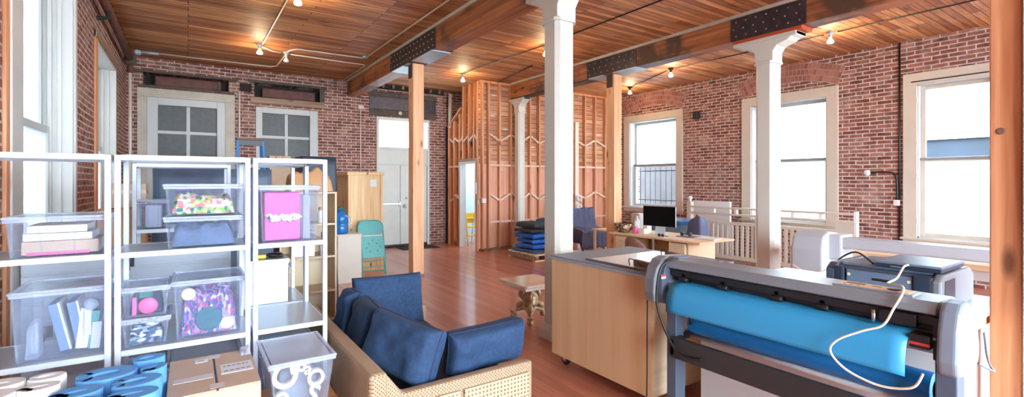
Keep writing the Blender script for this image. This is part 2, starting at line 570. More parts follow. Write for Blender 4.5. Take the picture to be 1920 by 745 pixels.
M['post'] = wood('new fir post', lin(206, 150, 104), lin(232, 184, 140), 'z', 1.0)
M['postdk'] = wood('red fir stud', lin(190, 120, 76), lin(226, 166, 120), 'z', .8)
M['stud'] = wood('stud wood', lin(176, 116, 80), lin(218, 164, 124), 'z', 1)
M['nog'] = wood('pale noggin wood', lin(204, 170, 144), lin(228, 204, 182), 'x', 1, knots=False)
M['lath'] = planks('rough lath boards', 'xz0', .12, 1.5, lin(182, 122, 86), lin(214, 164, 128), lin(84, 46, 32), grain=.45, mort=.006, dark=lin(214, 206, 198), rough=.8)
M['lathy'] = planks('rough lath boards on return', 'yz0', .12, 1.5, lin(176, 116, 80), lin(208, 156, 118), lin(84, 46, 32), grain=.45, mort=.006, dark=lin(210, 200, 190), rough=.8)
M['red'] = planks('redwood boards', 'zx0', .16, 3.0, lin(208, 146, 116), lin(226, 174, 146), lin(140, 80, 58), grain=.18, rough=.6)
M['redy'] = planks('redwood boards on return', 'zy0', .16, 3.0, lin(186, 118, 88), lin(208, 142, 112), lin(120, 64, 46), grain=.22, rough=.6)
M['white'] = simple('white paint', lin(200, 198, 192), .45, var=.05, scale=4)
M['colw'] = simple('column paint', lin(202, 200, 188), .4, var=.04, scale=3)
M['cream'] = simple('cream paint', lin(198, 188, 172), .5, var=.05, scale=5)
M['greige'] = simple('aged cream paint', lin(190, 182, 166), .6, var=.16, scale=5)
M['sash'] = simple('sash paint', lin(190, 194, 192), .45)
M['sashdk'] = simple('grey sash rail', lin(138, 142, 144), .45)
M['doorp'] = simple('door paint', lin(206, 212, 204), .5, var=.06, scale=3)
M['dkpane'] = simple('dirty wired glass', lin(66, 70, 68), .4, var=.3, scale=14, bump=.2, bscale=120)
M['glass'] = glass('clear window glass')
M['frost'] = frosted('frosted window film')
M['film'] = frosted('daylight dimming film', .33)  # made-up film on the left panes, cuts daylight flooding the reveals
M['mortar'] = simple('lime mortar', lin(176, 150, 138), .9, var=.2)
M['rust'] = simple('rusted steel', lin(96, 52, 44), .6, var=.35, scale=8)
M['steel'] = simple('dark steel plate', lin(74, 68, 72), .45, metal=.6, var=.25, scale=9)
M['galv'] = simple('galvanised steel', lin(170, 190, 206), .45, metal=.3)
M['bolt'] = simple('bolt heads', lin(150, 142, 140), .4, metal=.6)
M['stone'] = simple('grey lintel stone', lin(88, 78, 70), .8, var=.35, scale=9)
M['oldwood'] = wood('weathered wood', lin(112, 86, 66), lin(166, 136, 110), 'x', 1)
M['black'] = simple('black paint', lin(26, 26, 28), .4)
M['blackpl'] = simple('black plastic', lin(30, 32, 36), .35, var=.1)
M['dark'] = simple('soot and shade dark', lin(34, 30, 28), .8)  # soot tone, also used as the painted shade of the ceiling gap
M['conduit'] = simple('white conduit', lin(214, 204, 192), .4)
M['porc'] = simple('white porcelain', lin(214, 214, 212), .25)
M['bulb'] = glow('warm bulb', (1, .72, .38, 1), 9)
M['bulboff'] = simple('unlit bulb', lin(222, 210, 214), .2)
M['rack'] = simple('white rack enamel', lin(208, 217, 225), .3)
M['tray'] = simple('grey shelf sheet', lin(176, 186, 196), .28, metal=.35)
M['bin'] = clear('clear plastic', (.93, .945, .985, 1), .035)
M['binlid'] = clear('clear plastic lid', (.93, .95, .985, 1), .14, .2)
M['binrim'] = clear('clear plastic rim', (.88, .91, .97, 1), .24, .2)
M['carton'] = simple('corrugated cardboard', lin(196, 170, 144), .75, var=.08, scale=4)
M['cartond'] = simple('brown kraft paper', lin(186, 140, 96), .75, var=.12, scale=6, bump=.4, bscale=14)
M['tape'] = simple('packing tape', lin(206, 196, 184), .25)
M['paper'] = simple('white paper', lin(216, 217, 216), .6)
M['ink'] = simple('grey print', lin(120, 120, 124), .6)
M['denim'] = simple('navy upholstery', lin(38, 66, 100), .85, var=.3, scale=40, bump=.3, bscale=160)
M['navy'] = simple('dark navy seat cloth', lin(32, 46, 74), .85, var=.18, scale=26, bump=.25, bscale=160)
M['wicker'] = weave('woven rattan', lin(96, 74, 54), lin(184, 158, 126), 300)
M['cane'] = weave('open cane weave', lin(84, 62, 44), lin(192, 168, 138), 250, holes=True)
M['ply'] = wood('birch plywood', lin(214, 172, 124), lin(228, 190, 146), 'z', .35, rough=.5, knots=False, bump=.04)
M['plyedge'] = wood('pale plywood', lin(222, 196, 156), lin(238, 216, 182), 'x', .5, knots=False, bump=.04)
M['pine'] = wood('knotty pine ply', lin(206, 164, 110), lin(230, 196, 148), 'z', 1.1, rough=.55)
M['maple'] = wood('maple laminate', lin(224, 190, 146), lin(238, 210, 170), 'y', .5, knots=False, bump=.03)
M['maplep'] = simple('pale maple panel', lin(234, 214, 176), .5, var=.04)
M['tan'] = simple('tan board', lin(196, 172, 142), .55, var=.06)
M['beige'] = simple('beige enamel and warm reflection', lin(208, 200, 184), .45, var=.03)  # real beige on the filing cabinet, painted warm light on the drawer fronts
M['orange'] = wood('honey wood', lin(196, 124, 70), lin(222, 156, 98), 'x', .7)
M['bench'] = simple('grey cutting cloth', lin(126, 134, 142), .55, var=.1, scale=3)
M['acryl'] = simple('white top and painted reflection', lin(204, 212, 218), .3, coat=.25)  # plain white on the cabinet, painted window reflection on the bench sheet
M['brownblk'] = wood('dark brown block', lin(104, 72, 58), lin(140, 102, 86), 'x', 1, knots=False)
M['plgrey'] = simple('plotter silver plastic', lin(126, 132, 138), .35)
M['plcap'] = simple('plotter pale blue grey plastic', lin(128, 142, 156), .3)
M['plblue'] = simple('slate blue steel', lin(84, 98, 114), .4)
M['charc'] = simple('charcoal bar', lin(50, 50, 52), .45)
M['vinyl'] = simple('cyan vinyl', lin(56, 160, 212), .35)
M['vinyldk'] = simple('deep blue vinyl roll', lin(20, 124, 196), .35)
M['tanpanel'] = simple('tan control panel', lin(206, 166, 122), .45)
M['redtag'] = simple('red label', lin(196, 60, 66), .5)
M['cable'] = simple('cream cable', lin(226, 216, 196), .5)
M['printer'] = simple('printer dark blue grey', lin(66, 78, 94), .35)
M['printdk'] = simple('printer dark panel', lin(40, 52, 68), .3)
M['silver'] = simple('silver plastic', lin(128, 132, 138), .35, metal=.2)
M['white2'] = simple('printer white plastic', lin(176, 180, 186), .35)
M['laptop'] = simple('steel blue lid', lin(104, 122, 142), .35)
M['teal'] = simple('teal enamel', lin(84, 164, 160), .4, var=.06)
M['tealdk'] = simple('teal hole', lin(34, 80, 84), .6)
M['chrome'] = simple('chrome', lin(200, 200, 204), .15, metal=1)
M['brass'] = simple('aged gilt', lin(186, 164, 128), .38, metal=.4, var=.3, scale=18)
M['traver'] = simple('travertine', lin(226, 216, 192), .14, var=.12, scale=5, coat=.4)
M['tarp'] = simple('dark blue grey tarp', lin(78, 92, 114), .5, var=.2, scale=4)
M['tarpk'] = simple('black tarp', lin(46, 52, 64), .55, var=.2, scale=4)
M['cover'] = simple('slate dust sheet', lin(84, 88, 116), .75, var=.2, scale=5)
M['ladblue'] = simple('blue fibreglass', lin(72, 140, 206), .45)
M['jug'] = simple('blue plastic', lin(30, 112, 178), .25)
M['foamb'] = simple('sky blue foam', lin(92, 158, 216), .6)
M['foamw'] = simple('white foam', lin(232, 228, 222), .65)
M['slat'] = simple('pale grey slatwall', lin(208, 218, 226), .4)
M['bl1'] = simple('royal blue blanket', lin(36, 92, 172), .85, var=.2, scale=18, bump=.4, bscale=40)
M['bl2'] = simple('charcoal blanket', lin(50, 52, 58), .85, var=.2, scale=18, bump=.4, bscale=40)
M['bl3'] = simple('denim blanket', lin(58, 84, 118), .85, var=.2, scale=18, bump=.4, bscale=40)
M['bl4'] = simple('grey blanket', lin(128, 134, 144), .85, var=.2, scale=18, bump=.4, bscale=40)
M['yellow'] = simple('yellow plastic', lin(232, 192, 52), .4)
M['basket'] = patches('spotted basket weave', [lin(96, 70, 52), lin(186, 160, 132), lin(66, 46, 34), lin(150, 120, 92)], 26)
M['screen'] = simple('black screen', lin(6, 6, 8), .5, spec=.12)
M['alu'] = simple('aluminium', lin(206, 208, 210), .3, metal=.6)
M['roomw'] = simple('pale blue plaster', lin(206, 226, 236), .6)
M['ext'] = simple('pale facade', lin(232, 232, 232), .8)
M['extb'] = simple('blue cladding', (.008, .017, .03, 1), .7, var=.3, scale=2)
M['scraps'] = patches('bright fabric scraps', [lin(214, 214, 120), lin(30, 130, 116), lin(226, 130, 130), lin(235, 225, 190), lin(150, 200, 90), lin(240, 200, 190)], 48, dist=.6)
M['greyfab'] = simple('grey blue cloth', lin(92, 116, 144), .9, var=.35, scale=16, bump=.8, bscale=16)
M['pink'] = simple('pink felt', lin(232, 100, 170), .75, var=.1, scale=9)
M['hotpink'] = simple('pink plastic', lin(236, 92, 150), .4)
M['beads'] = patches('purple beads and ribbon', [lin(110, 80, 150), lin(170, 150, 200), lin(70, 90, 130), lin(190, 90, 130), lin(210, 200, 220), lin(120, 100, 170)], 80, stretch=(1, 1, .5), dist=.8)
M['cables'] = patches('tangled leads', [lin(30, 40, 60), lin(70, 100, 130), lin(150, 170, 190), lin(40, 60, 90), lin(230, 235, 235)], 60, stretch=(.6, 1, 1.4), dist=.9)
M['tealcl'] = simple('dark teal cloth', lin(40, 104, 116), .8, var=.2, scale=12)
M['folder'] = simple('blue grey folder', lin(110, 136, 176), .5)
M['mat'] = simple('dark door mat', lin(46, 40, 38), .9)
M['sheet'] = simple('pale cream board', lin(228, 214, 196), .6)
# ------------------------------------------------------------------ room shell
H = 4.03
XL, XR, YF, YS = -.97, 10.1, 11.6, 9.75
Y0 = -4.0

def wall(name, axis, p0, p1, u0, u1, z0, z1, holes, mat):
    us = sorted({u0, u1, *[h[0] for h in holes], *[h[1] for h in holes]})
    zs = sorted({z0, z1, *[h[2] for h in holes], *[h[3] for h in holes]})
    mb = MB()
    for a, b in zip(us, us[1:]):
        col = []
        for c, d in zip(zs, zs[1:]):
            if any(h[0] <= (a + b) / 2 <= h[1] and h[2] <= (c + d) / 2 <= h[3] for h in holes): continue
            if col and abs(col[-1][1] - c) < 1e-6: col[-1][1] = d
            else: col.append([c, d])
        for c, d in col:
            if axis == 'x': mb.box((p0, a, c), (p1, b, d))
            else: mb.box((a, p0, c), (b, p1, d))
    return struct(mb.build(name, mat))

struct(MB().box((XL - .4, Y0, -.1), (XR + .4, YF + .4, 0)).build('floor', M['floor']), 'glossy reddish fir floorboards')
struct(MB().box((XL - .4, Y0, H), (XR + .4, YF + .4, H + .12)).build('ceiling', M['ceil']), 'orange brown fir board ceiling')

WR = [(7.62, 9.16, .95, 3.27), (4.22, 5.72, .82, 3.28), (1.90, 2.87, .70, 3.27)]
w_right = wall('wall_right', 'x', XR, XR + .4, Y0, YF + .4, 0, H, WR, M['brick_x'])
WL = [(4.62, 6.48, .55, 3.75), (8.05, 9.95, .55, 3.45)]
w_left = wall('wall_left', 'x', XL - .4, XL, Y0, YF + .4, 0, H, WL, M['brick_x'])
WF = [(-.66, .64, 1.15, 3.28), (1.2, 2.46, 1.15, 3.25), (3.82, 5.22, 0, 3.24), (-.72, .70, 3.5, 3.75), (1.17, 2.58, 3.45, 3.76)]
w_far = wall('wall_far', 'y', YF, YF + .35, XL, XR + .4, 0, H, WF, M['brick_y'])

WB = [(-.8, 2.0, .5, 3.7), (2.5, 4.7, .5, 3.7), (5.2, 7.2, .5, 3.7), (7.8, 9.9, .5, 3.7)]  # unseen openings behind the camera, sized to let in front fill light
w_back = wall('wall_back', 'y', Y0 - .35, Y0, XL - .4, XR + .4, 0, H, WB, M['brick_y'])
# brick arches over the two far windows of the right wall
def arch_bricks(yc, zc, half, rise, rows, parent):
    rad = (half * half + rise * rise) / (2 * rise); cz = zc + rise - rad
    a0 = math.asin(half / rad)
    mb = MB()
    for r in range(rows):
        rr = rad + r * .115
        n = int(2 * a0 * rr / .072)
        for i in range(n):
            a = -a0 + (i + .5) * 2 * a0 / n
            c = (XR - .002 + rnd.uniform(-.003, .003), yc + math.sin(a) * (rr + .052), cz + math.cos(a) * (rr + .052))
            if c[2] > H - .05: continue
            mb.obox(c, (.022, 2 * a0 * rr / n - .014, .1), (-a, 0, 0))
    po = arc(0, cz, rad - .01, 90 - math.degrees(a0), 90 + math.degrees(a0), 24) + arc(0, cz, rad + rows * .115, 90 + math.degrees(a0), 90 - math.degrees(a0), 24)
    MB().prism([(u, min(v, H - .01)) for u, v in po], 0, .006, lambda u, v, h: (XR - h, yc + u, v)).build('arch_mortar', M['mortar'], parent)
    return mb.build('brick_arch', M['arch'], parent)
arch_bricks(8.4, 3.47, .93, .19, 3, w_right)
arch_bricks(4.97, 3.47, .93, .19, 3, w_right)

# right-hand windows -------------------------------------------------------
def right_window(n, hole, cas, frost_low, frost_up, grille=False, single=False):
    y0, y1, z0, z1 = hole
    s = ST('window_%d' % n)
    c = MB()
    c.box((XR - .035, cas[0], z1 - .01), (XR, cas[1], cas[3]))
    c.box((XR - .035, cas[0], cas[2]), (XR, y0 + .01, z1 - .01)); c.box((XR - .035, y1 - .01, cas[2]), (XR, cas[1], z1 - .01))
    c.box((XR - .035, y0, cas[2]), (XR, y1, z0))
    c.build('casing', M['cream'], s, bevel=.006)
    j = MB()
    j.box((XR - .01, y0 - .002, z0), (XR + .3, y0 + .03, z1)); j.box((XR - .01, y1 - .03, z0), (XR + .3, y1 + .002, z1))
    j.box((XR - .01, y0, z1 - .03), (XR + .3, y1, z1 + .002)); j.box((XR - .01, y0, z0 - .002), (XR + .3, y1, z0 + .03))
    j.build('jamb_liner', M['sash'], s)
    MB().box((XR - .075, cas[0] - .03, z0 - .03), (XR + .02, cas[1] + .03, z0 + .005)).build('sill', M['cream'], s, bevel=.005)
    zm = 2.075 if not single else 2.01
    x0 = XR + (.13 if not single else .05)
    a, b = y0 + .03, y1 - .03
    def sash(nm, x, za, zb, st, pane):
        f = MB()
        f.box((x, a, za), (x + .045, a + st, zb)); f.box((x, b - st, za), (x + .045, b, zb))
        f.box((x, a + st, za), (x + .045, b - st, za + st * .9)); f.box((x, a + st, zb - st), (x + .045, b - st, zb))
        o = f.build(nm, M['sash'] if not single else M['cream'], s, bevel=.004)
        MB().box((x + .02, a + st - .005, za + st * .9 - .005), (x + .026, b - st + .005, zb - st + .005)).build('pane', M[pane], o)
    sash('sash', x0 + .05, zm - .02, z1 - .03, .062, frost_up)
    sash('sash', x0, z0 + .03, zm + .03, .066, frost_low)
    MB().box((x0 - .012, a, zm - .015), (x0 + .002, b, zm + .028)).build('meeting_rail', M['sashdk'], s)
    if grille:
        for k in range(9):
            y = a + .05 + (b - a - .1) * k / 8
            MB().cyl((XR + .34, y, z0 + .03), (XR + .34, y, zm - .05), .009, 8).build('grille_bar', M['black'], s)
        for z in (z0 + .18, zm - .16):
            MB().box((XR + .33, a, z), (XR + .35, b, z + .02)).build('grille_rail', M['black'], s)
    return s
right_window(1, WR[0], (7.44, 9.36, .84, 3.44), 'glass', 'frost', grille=True)
right_window(2, WR[1], (4.03, 5.92, .70, 3.45), 'frost', 'glass')
w3 = right_window(3, WR[2], (1.70, 3.05, .62, 3.455), 'frost', 'glass', single=True)
for z in (1.0, 1.75, 2.3, 3.0):
    MB().box((XR - .04, 2.855, z - .05), (XR - .01, 2.885, z + .05)).build('hinge', M['cream'], w3, bevel=.003)
MB().cyl((XR - .05, 1.85, 3.31), (XR - .05, 2.93, 3.31), .009, 8).build('curtain_rod', M['black'], w3)

# left-hand windows --------------------------------------------------------
def left_window(n, hole):
    y0, y1, z0, z1 = hole
    s = ST('window_%d' % n)
    j = MB()
    for ya, yb in ((y0 - .002, y0 + .035), (y1 - .035, y1 + .002)):
        j.box((XL - .3, ya, z0), (XL + .012, yb, z1))
    j.box((XL - .3, y0, z1 - .035), (XL + .012, y1, z1 + .002)); j.box((XL - .3, y0, z0), (XL + .06, y1, z0 + .035))
    j.build('jamb_liner', M['white'], s, bevel=.004)
    st = MB()
    for xa, w in ((XL - .1, .02), (XL - .17, .03)):
        st.box((xa, y1 - .035 - w, z0 + .035), (xa + .03, y1 - .035, z1 - .035)); st.box((xa, y0 + .035, z0 + .035), (xa + .03, y0 + .035 + w, z1 - .035))
    st.build('stop_bead', M['white'], s)
    zm = 2.15
    a, b = y0 + .035, y1 - .035
    for x, za, zb in ((XL - .25, zm - .03, z1 - .035), (XL - .2, z0 + .035, zm + .03)):
        f = MB()
        f.box((x, a, za), (x + .045, a + .07, zb)); f.box((x, b - .07, za), (x + .045, b, zb)); f.box((x, a + .07, za), (x + .045, b - .07, za + .07)); f.box((x, a + .07, zb - .06), (x + .045, b - .07, zb))
        o = f.build('sash', M['sash'], s, bevel=.004)
        MB().box((x + .02, a + .065, za + .065), (x + .026, b - .065, zb - .055)).build('pane', M['film'], o)
    return s
left_window(4, WL[0]); left_window(5, WL[1])
# bare wood nailers and casings beside the left windows
for i, (ya, yb, m, z1) in enumerate(((4.29, 4.37, 'postdk', 4.0), (4.37, 4.62, 'white', 3.85), (6.48, 6.56, 'white', 4.0), (7.83, 8.02, 'postdk', 3.55), (9.95, 10.02, 'oldwood', 3.5))):
    struct(MB().box((XL, ya, .02), (XL + (.03 if m == 'white' else .02), yb, z1)).build('trim_%d' % (i + 1), M[m], bevel=.004))
struct(MB().box((XL, 7.83, 3.45), (XL + .03, 10.02, 3.56)).build('trim_6', M['oldwood']))

# far wall windows ---------------------------------------------------------
def far_window(n, x0, x1, z1, cas, ins, zlow, broad):
    s = ST('window_%d' % n)
    c = MB()
    if broad:
        c.box((cas[0], YF - .03, z1), (cas[1], YF + .002, cas[2])); c.box((cas[0], YF - .03, 1.05), (x0, YF + .002, z1)); c.box((x1, YF - .03, 1.05), (cas[1], YF + .002, z1))
        c.box((x0, YF - .03, 1.05), (x1, YF + .002, 1.15))
        c.build('casing', M['greige'], s, bevel=.006)
    f = MB(); d = YF + .03
    f.box((x0, YF - .02, zlow), (ins[0], d + .05, z1)); f.box((ins[1], YF - .02, zlow), (x1, d + .05, z1))
    f.box((ins[0], YF - .02, ins[2]), (ins[1], d + .05, z1)); f.box((ins[0], YF - .02, zlow), (ins[1], d + .05, zlow + .09))
    f.build('frame', M['sash'], s, bevel=.008)
    xm = (ins[0] + ins[1]) / 2; zm = 2.615; zb = zlow + .09
    q = MB()
    q.box((xm - .03, d, zb), (xm + .03, d + .04, ins[2])); q.box((ins[0], d, zm - .03), (xm - .03, d + .04, zm + .03)); q.box((xm + .03, d, zm - .03), (ins[1], d + .04, zm + .03))
    q.box((ins[0], d, 2.02), (xm - .03, d + .04, 2.08)); q.box((xm + .03, d, 2.02), (ins[1], d + .04, 2.08))
    q.build('muntin', M['sash'], s, bevel=.004)
    for xa, xb in ((ins[0], xm - .03), (xm + .03, ins[1])):
        for za, zz in ((zm + .03, ins[2]), (2.08, zm - .03), (zb, 2.02)):
            MB().box((xa, d + .02, za), (xb, d + .03, zz)).build('pane', M['dkpane'], s)
    return s
far_window(6, -.66, .64, 3.28, (-.81, .81, 3.45), (-.49, .49, 3.14), 1.15, True)
far_window(7, 1.2, 2.46, 3.25, None, (1.325, 2.285, 3.125), 1.15, False)
# lintel recesses above them
s = ST('trim_7', 'grey ledge and rusted beam in the recess above the left far window')
MB().box((-.87, YF - .05, 3.745), (.87, YF + .05, 3.79)).build('ledge', M['stone'], s, bevel=.006)
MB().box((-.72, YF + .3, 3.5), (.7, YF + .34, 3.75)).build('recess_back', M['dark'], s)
MB().box((-.55, YF + .03, 3.51), (.57, YF + .25, 3.72)).build('rusted_beam', M['rust'], s, bevel=.03)
MB().box((.5, YF + .0, 3.52), (.56, YF + .05, 3.7)).build('rusted_flange', M['stone'], s, bevel=.015)
MB().box((-.8, YF - .02, 3.46), (.8, YF + .2, 3.51)).build('bottom_ledge', M['stone'], s)
s = ST('trim_8', 'weathered timbers round the recess above the second far window')
MB().box((1.05, YF - .05, 3.76), (2.65, YF + .05, 3.82)).build('ledge', M['stone'], s, bevel=.006)
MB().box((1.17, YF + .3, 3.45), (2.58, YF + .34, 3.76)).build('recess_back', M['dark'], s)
MB().box((1.33, YF + .06, 3.47), (2.42, YF + .25, 3.68)).build('rusted_beam', M['rust'], s, bevel=.02)
MB().box((1.1, YF - .04, 3.32), (2.6, YF + .03, 3.455)).build('timber', M['oldwood'], s, bevel=.008)
MB().box((2.5, YF - .03, 3.45), (2.6, YF + .02, 3.8)).build('end_block', M['stone'], s)
MB().box((.9, YF - .05, 3.55), (1.12, YF + .0, 3.72)).build('iron_clamp', M['dark'], s, bevel=.01)
s = ST('trim_9', 'dark stone lintel over the double door')
MB().box((3.6, YF - .03, 3.74), (5.42, YF + .0, 3.86)).build('ledge', M['stone'], s, bevel=.01)
MB().box((3.64, YF - .02, 3.42), (5.4, YF + .0, 3.74)).build('lintel', M['steel'], s, bevel=.01)
MB().box((3.64, YF - .025, 3.26), (5.4, YF + .0, 3.42)).build('lower_timber', M['stone'], s, bevel=.01)
MB().lathe([(.01, -.03), (.045, -.02), (.05, 0)], (4.42, YF - .02, 3.36), 14, 'y').build('knob_plate', M['porc'], s, smooth=True)
s = ST('trim_10', 'dark gap with joist ends at the far edge of the ceiling')
MB().box((3.3, YF - .09, 3.92), (5.6, YF - .01, 4.028)).build('gap', M['dark'], s)  # solid dark box, the shade of an open gap put into its colour
for i in range(9):
    MB().box((3.42 + i * .25, YF - .16, 3.94), (3.47 + i * .25, YF - .09, 4.029)).build('joist_end', M['oldwood'], s)

# double door with transom -------------------------------------------------
s = ST('door_1', 'pale double door with transom window, shut')
f = MB()
f.box((3.82, YF - .02, 0), (3.88, YF + .12, 3.24)); f.box((5.16, YF - .02, 0), (5.22, YF + .12, 3.24)); f.box((3.88, YF - .02, 3.16), (5.16, YF + .12, 3.24))
f.box((3.88, YF - .02, 2.44), (5.16, YF + .1, 2.5)); f.build('frame', M['doorp'], s, bevel=.006)
MB().box((3.88, YF + .04, 2.5), (5.16, YF + .05, 3.16)).build('transom_pane', M['frost'], s)
MB().box((3.88, YF + .02, 2.07), (5.16, YF + .07, 2.44)).build('transom_panel', M['doorp'], s)
MB().box((3.88, YF - .015, 2.045), (5.16, YF + .0, 2.075)).build('head_bead', M['sash'], s)
l = MB().box((3.885, YF + .02, .06), (4.435, YF + .07, 2.05)).build('door_leaf', M['doorp'], s, bevel=.005)
MB().box((3.9, YF - .05, 1.06), (4.4, YF - .02, 1.11)).box((3.89, YF - .05, 1.03), (3.93, YF + .02, 1.14)).box((4.38, YF - .05, 1.03), (4.42, YF + .02, 1.14)).build('panic_bar', M['alu'], l, bevel=.006)
l = MB().box((4.445, YF + .02, .06), (5.155, YF + .07, 2.05)).build('door_leaf', M['doorp'], s, bevel=.005)
MB().lathe([(.055, .03), (.055, .0), (.02, -.02), (.03, -.05), (.04, -.07), (.02, -.09)], (4.55, YF, 1.02), 16, 'y').build('knob', M['alu'], l, smooth=True)
MB().lathe([(.03, .03), (.03, .0), (.01, -.01)], (4.6, YF + .01, 1.22), 14, 'y').build('deadbolt', M['alu'], l, smooth=True)
MB().box((3.86, YF + .1, 0), (5.18, YF + .13, 2.46)).build('leak_block_panel', M['dark'], s)  # unseen panel added behind the leaves to stop sky light leaking in
MB().box((3.885, YF + .0, .02), (5.155, YF + .1, .06)).build('threshold', M['black'], s)
tag(MB().box((4.25, 10.9, 0.001), (5.2, 11.45, .012)).build('door_mat', M['mat'], origin='base', bevel=.004), 'dark mat on the floor in front of the pale double door', 'mat')

# stud partition -----------------------------------------------------------
ps = ST('wall_partition', 'stripped partition with exposed fir studs, noggins and lath')
XB = 5.9                                                       # lath face behind the return wall's studs
MB().box((5.70, YS + .1, 2.06), (XR, YS + .13, H)).build('lath_backing', M['lath'], ps)
MB().box((5.70, YS + .1, 0), (XR, YS + .13, 2.06)).build('board_backing', M['red'], ps)
studs = [5.76, 5.93, 6.235, 6.56, 6.86, 7.14, 7.43, 7.80, 8.18, 8.56, 9.0, 9.38, 9.77, 10.07]
for i, x in enumerate(studs):
    MB().box((x - .022, YS, 0), (x + .022, YS + .1, H - .05)).build('stud', M['stud'], ps)
MB().box((5.70, YS, H - .05), (XR, YS + .1, H)).build('top_plate', M['postdk'], ps)
MB().box((5.70, YS, 0), (XR, YS + .1, .05)).build('sole_plate', M['oldwood'], ps)
for a, b in zip(studs[1:], studs[2:]):
    for z in (2.03, .68):
        MB().box((a + .022, YS + .002, z - .022), (b - .022, YS + .098, z + .022)).build('noggin', M['nog'], ps)
for i, (a, b) in enumerate(zip(studs[1:], studs[2:])):
    for zc in (2.7, 1.27):
        d = .075 * (-1 if i % 2 == 0 else 1)
        MB().bar((a + .022, YS + .05, zc - d), (b - .022, YS + .05, zc + d), .09, .042).build('brace', M['nog'], ps)
# the return wall that holds the little doorway
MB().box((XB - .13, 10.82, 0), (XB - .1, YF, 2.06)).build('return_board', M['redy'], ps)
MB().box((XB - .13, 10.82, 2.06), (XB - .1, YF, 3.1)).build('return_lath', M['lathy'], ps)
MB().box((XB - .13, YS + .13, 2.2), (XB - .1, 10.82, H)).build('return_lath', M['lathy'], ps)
for y, z0, z1 in ((9.9, 0, H), (10.06, 2.2, H), (10.32, 2.2, H), (10.62, 2.2, H), (10.80, 0, 3.35), (11.1, 0, 3.2), (11.4, 0, 3.05)):
    MB().box((XB - .23, y - .022, z0), (XB - .13, y + .022, z1)).build('stud', M['postdk'], ps)
for ya, yb in ((9.92, 10.04), (10.08, 10.3), (10.34, 10.6), (10.64, 10.78), (10.82, 11.08), (11.12, 11.38)):
    k = 1 if int(ya * 7) % 2 else -1
    MB().bar((XB - .18, ya, 2.7 - .06 * k), (XB - .18, yb, 2.7 + .06 * k), .09, .042).build('brace', M['nog'], ps)
for ya, yb in ((10.82, 11.08), (11.12, 11.38)):
    MB().box((XB - .228, ya, 2.0), (XB - .14, yb, 2.045)).build('noggin', M['nog'], ps)
    MB().bar((XB - .18, ya, 1.2), (XB - .18, yb, 1.3 if ya < 11 else 1.1), .09, .042).build('brace', M['nog'], ps)
MB().bar((XB - .18, 11.45, 3.08), (XB - .18, 10.72, 3.5), .1, .045).build('raking_plate', M['postdk'], ps)
MB().box((XB - .235, 9.94, 2.13), (XB - .12, 10.78, 2.2)).build('door_header', M['oldwood'], ps)
MB().box((XB - .24, 9.86, 0), (XB - .12, 9.94, 2.2)).build('door_post', M['stud'], ps)
MB().box((5.68, 11.44, 0), (5.74, 11.58, 3.1)).build('charred_post', M['dark'], ps)
MB().cyl((5.72, 11.40, 3.05), (5.72, 11.40, 3.95), .05, 14).build('white_pipe', M['conduit'], ps, smooth=True)
# stair stringer and blocks glimpsed above the return wall
MB().box((5.9, 11.7, 3.3), (6.6, 11.75, H)).build('stair_panel', M['stone'], ps)
for k in range(3):
    MB().box((5.95 + k * .1, 11.45, 3.2 + k * .2), (6.5, 11.7, 3.4 + k * .2)).build('stair_block', M['greige'], ps)
# the room behind the doorway
s = ST('wall_stair_room')
MB().box((XB + 2.2, YS + .14, 0), (XB + 2.3, YF + .35, 3.1)).build('end_panel', M['roomw'], s)
MB().box((XB - .1, YF - .06, 0), (XB + 2.2, YF - .01, 3.1)).build('side_panel', M['roomw'], s)
MB().box((XB - .1, YS + .14, 0), (XB + 2.2, YS + .18, 3.1)).build('inner_panel', M['roomw'], s)
MB().box((XB - .1, YS + .14, 3.1), (XB + 2.3, YF + .35, 3.14)).build('lid_panel', M['roomw'], s)
s = ST('door_2', 'white cased doorway in the stud wall')
c = MB()
c.box((XB - .25, 9.94, 2.08), (XB - .08, 10.78, 2.13)); c.box((XB - .25, 10.71, 0), (XB - .08, 10.78, 2.08)); c.box((XB - .25, 9.94, 0), (XB - .08, 9.97, 2.08))
c.build('casing', M['white'], s, bevel=.004)
# ------------------------------------------------------------------ beams, columns, posts
def beam(n, x, yend, label):
    s = ST('beam_%d' % n, label)
    MB().box((x - .14, Y0, 3.66), (x + .14, yend, 3.985)).build('timber', M['beam'], s, bevel=.008)
    MB().box((x - .16, Y0, 3.985), (x + .16, yend, 4.03)).build('packing_strip', M['greige'], s)
    return s
b1 = beam(1, 3.24, 11.55, 'old fir beam over the sofa, with one bolted plate joint')
b2 = beam(2, 6.65, 9.72, 'old fir beam over the white columns nearer the brick windows')
def plate(b, x, y0, y1):
    for sx in (-1, 1):
        p = MB().box((x + sx * .142, y0, 3.655), (x + sx * .152, y1, 3.975)).build('steel_plate', M['steel'], b)
        q = MB()
        n = int((y1 - y0) / .14)
        for i in range(n):
            for k, z in enumerate((3.72, 3.82, 3.92)):
                y = y0 + .08 + (y1 - y0 - .16) * i / max(1, n - 1) + (.04 if k == 1 else 0)
                q.lathe([(.011, 0), (.008, .01), (.001, .012)] if sx > 0 else [(.011, 0), (.008, -.01), (.001, -.012)], (x + sx * .152, y, z), 8, 'x')
        q.build('bolt_heads', M['bolt'], p)
plate(b1, 3.24, 6.65, 8.6); plate(b2, 6.65, 2.96, 3.98); plate(b2, 6.65, 5.75, 7.0)
for y0, y1 in ((6.75, 7.55), (7.95, 8.5)):
    MB().box((3.08, y0, 3.645), (3.40, y1, 3.66)).build('steel_flange', M['galv'], b1)
for y0, y1 in ((5.75, 6.3), (6.56, 6.95)):
    MB().box((6.49, y0, 3.645), (6.81, y1, 3.66)).build('steel_flange', M['galv'], b2)
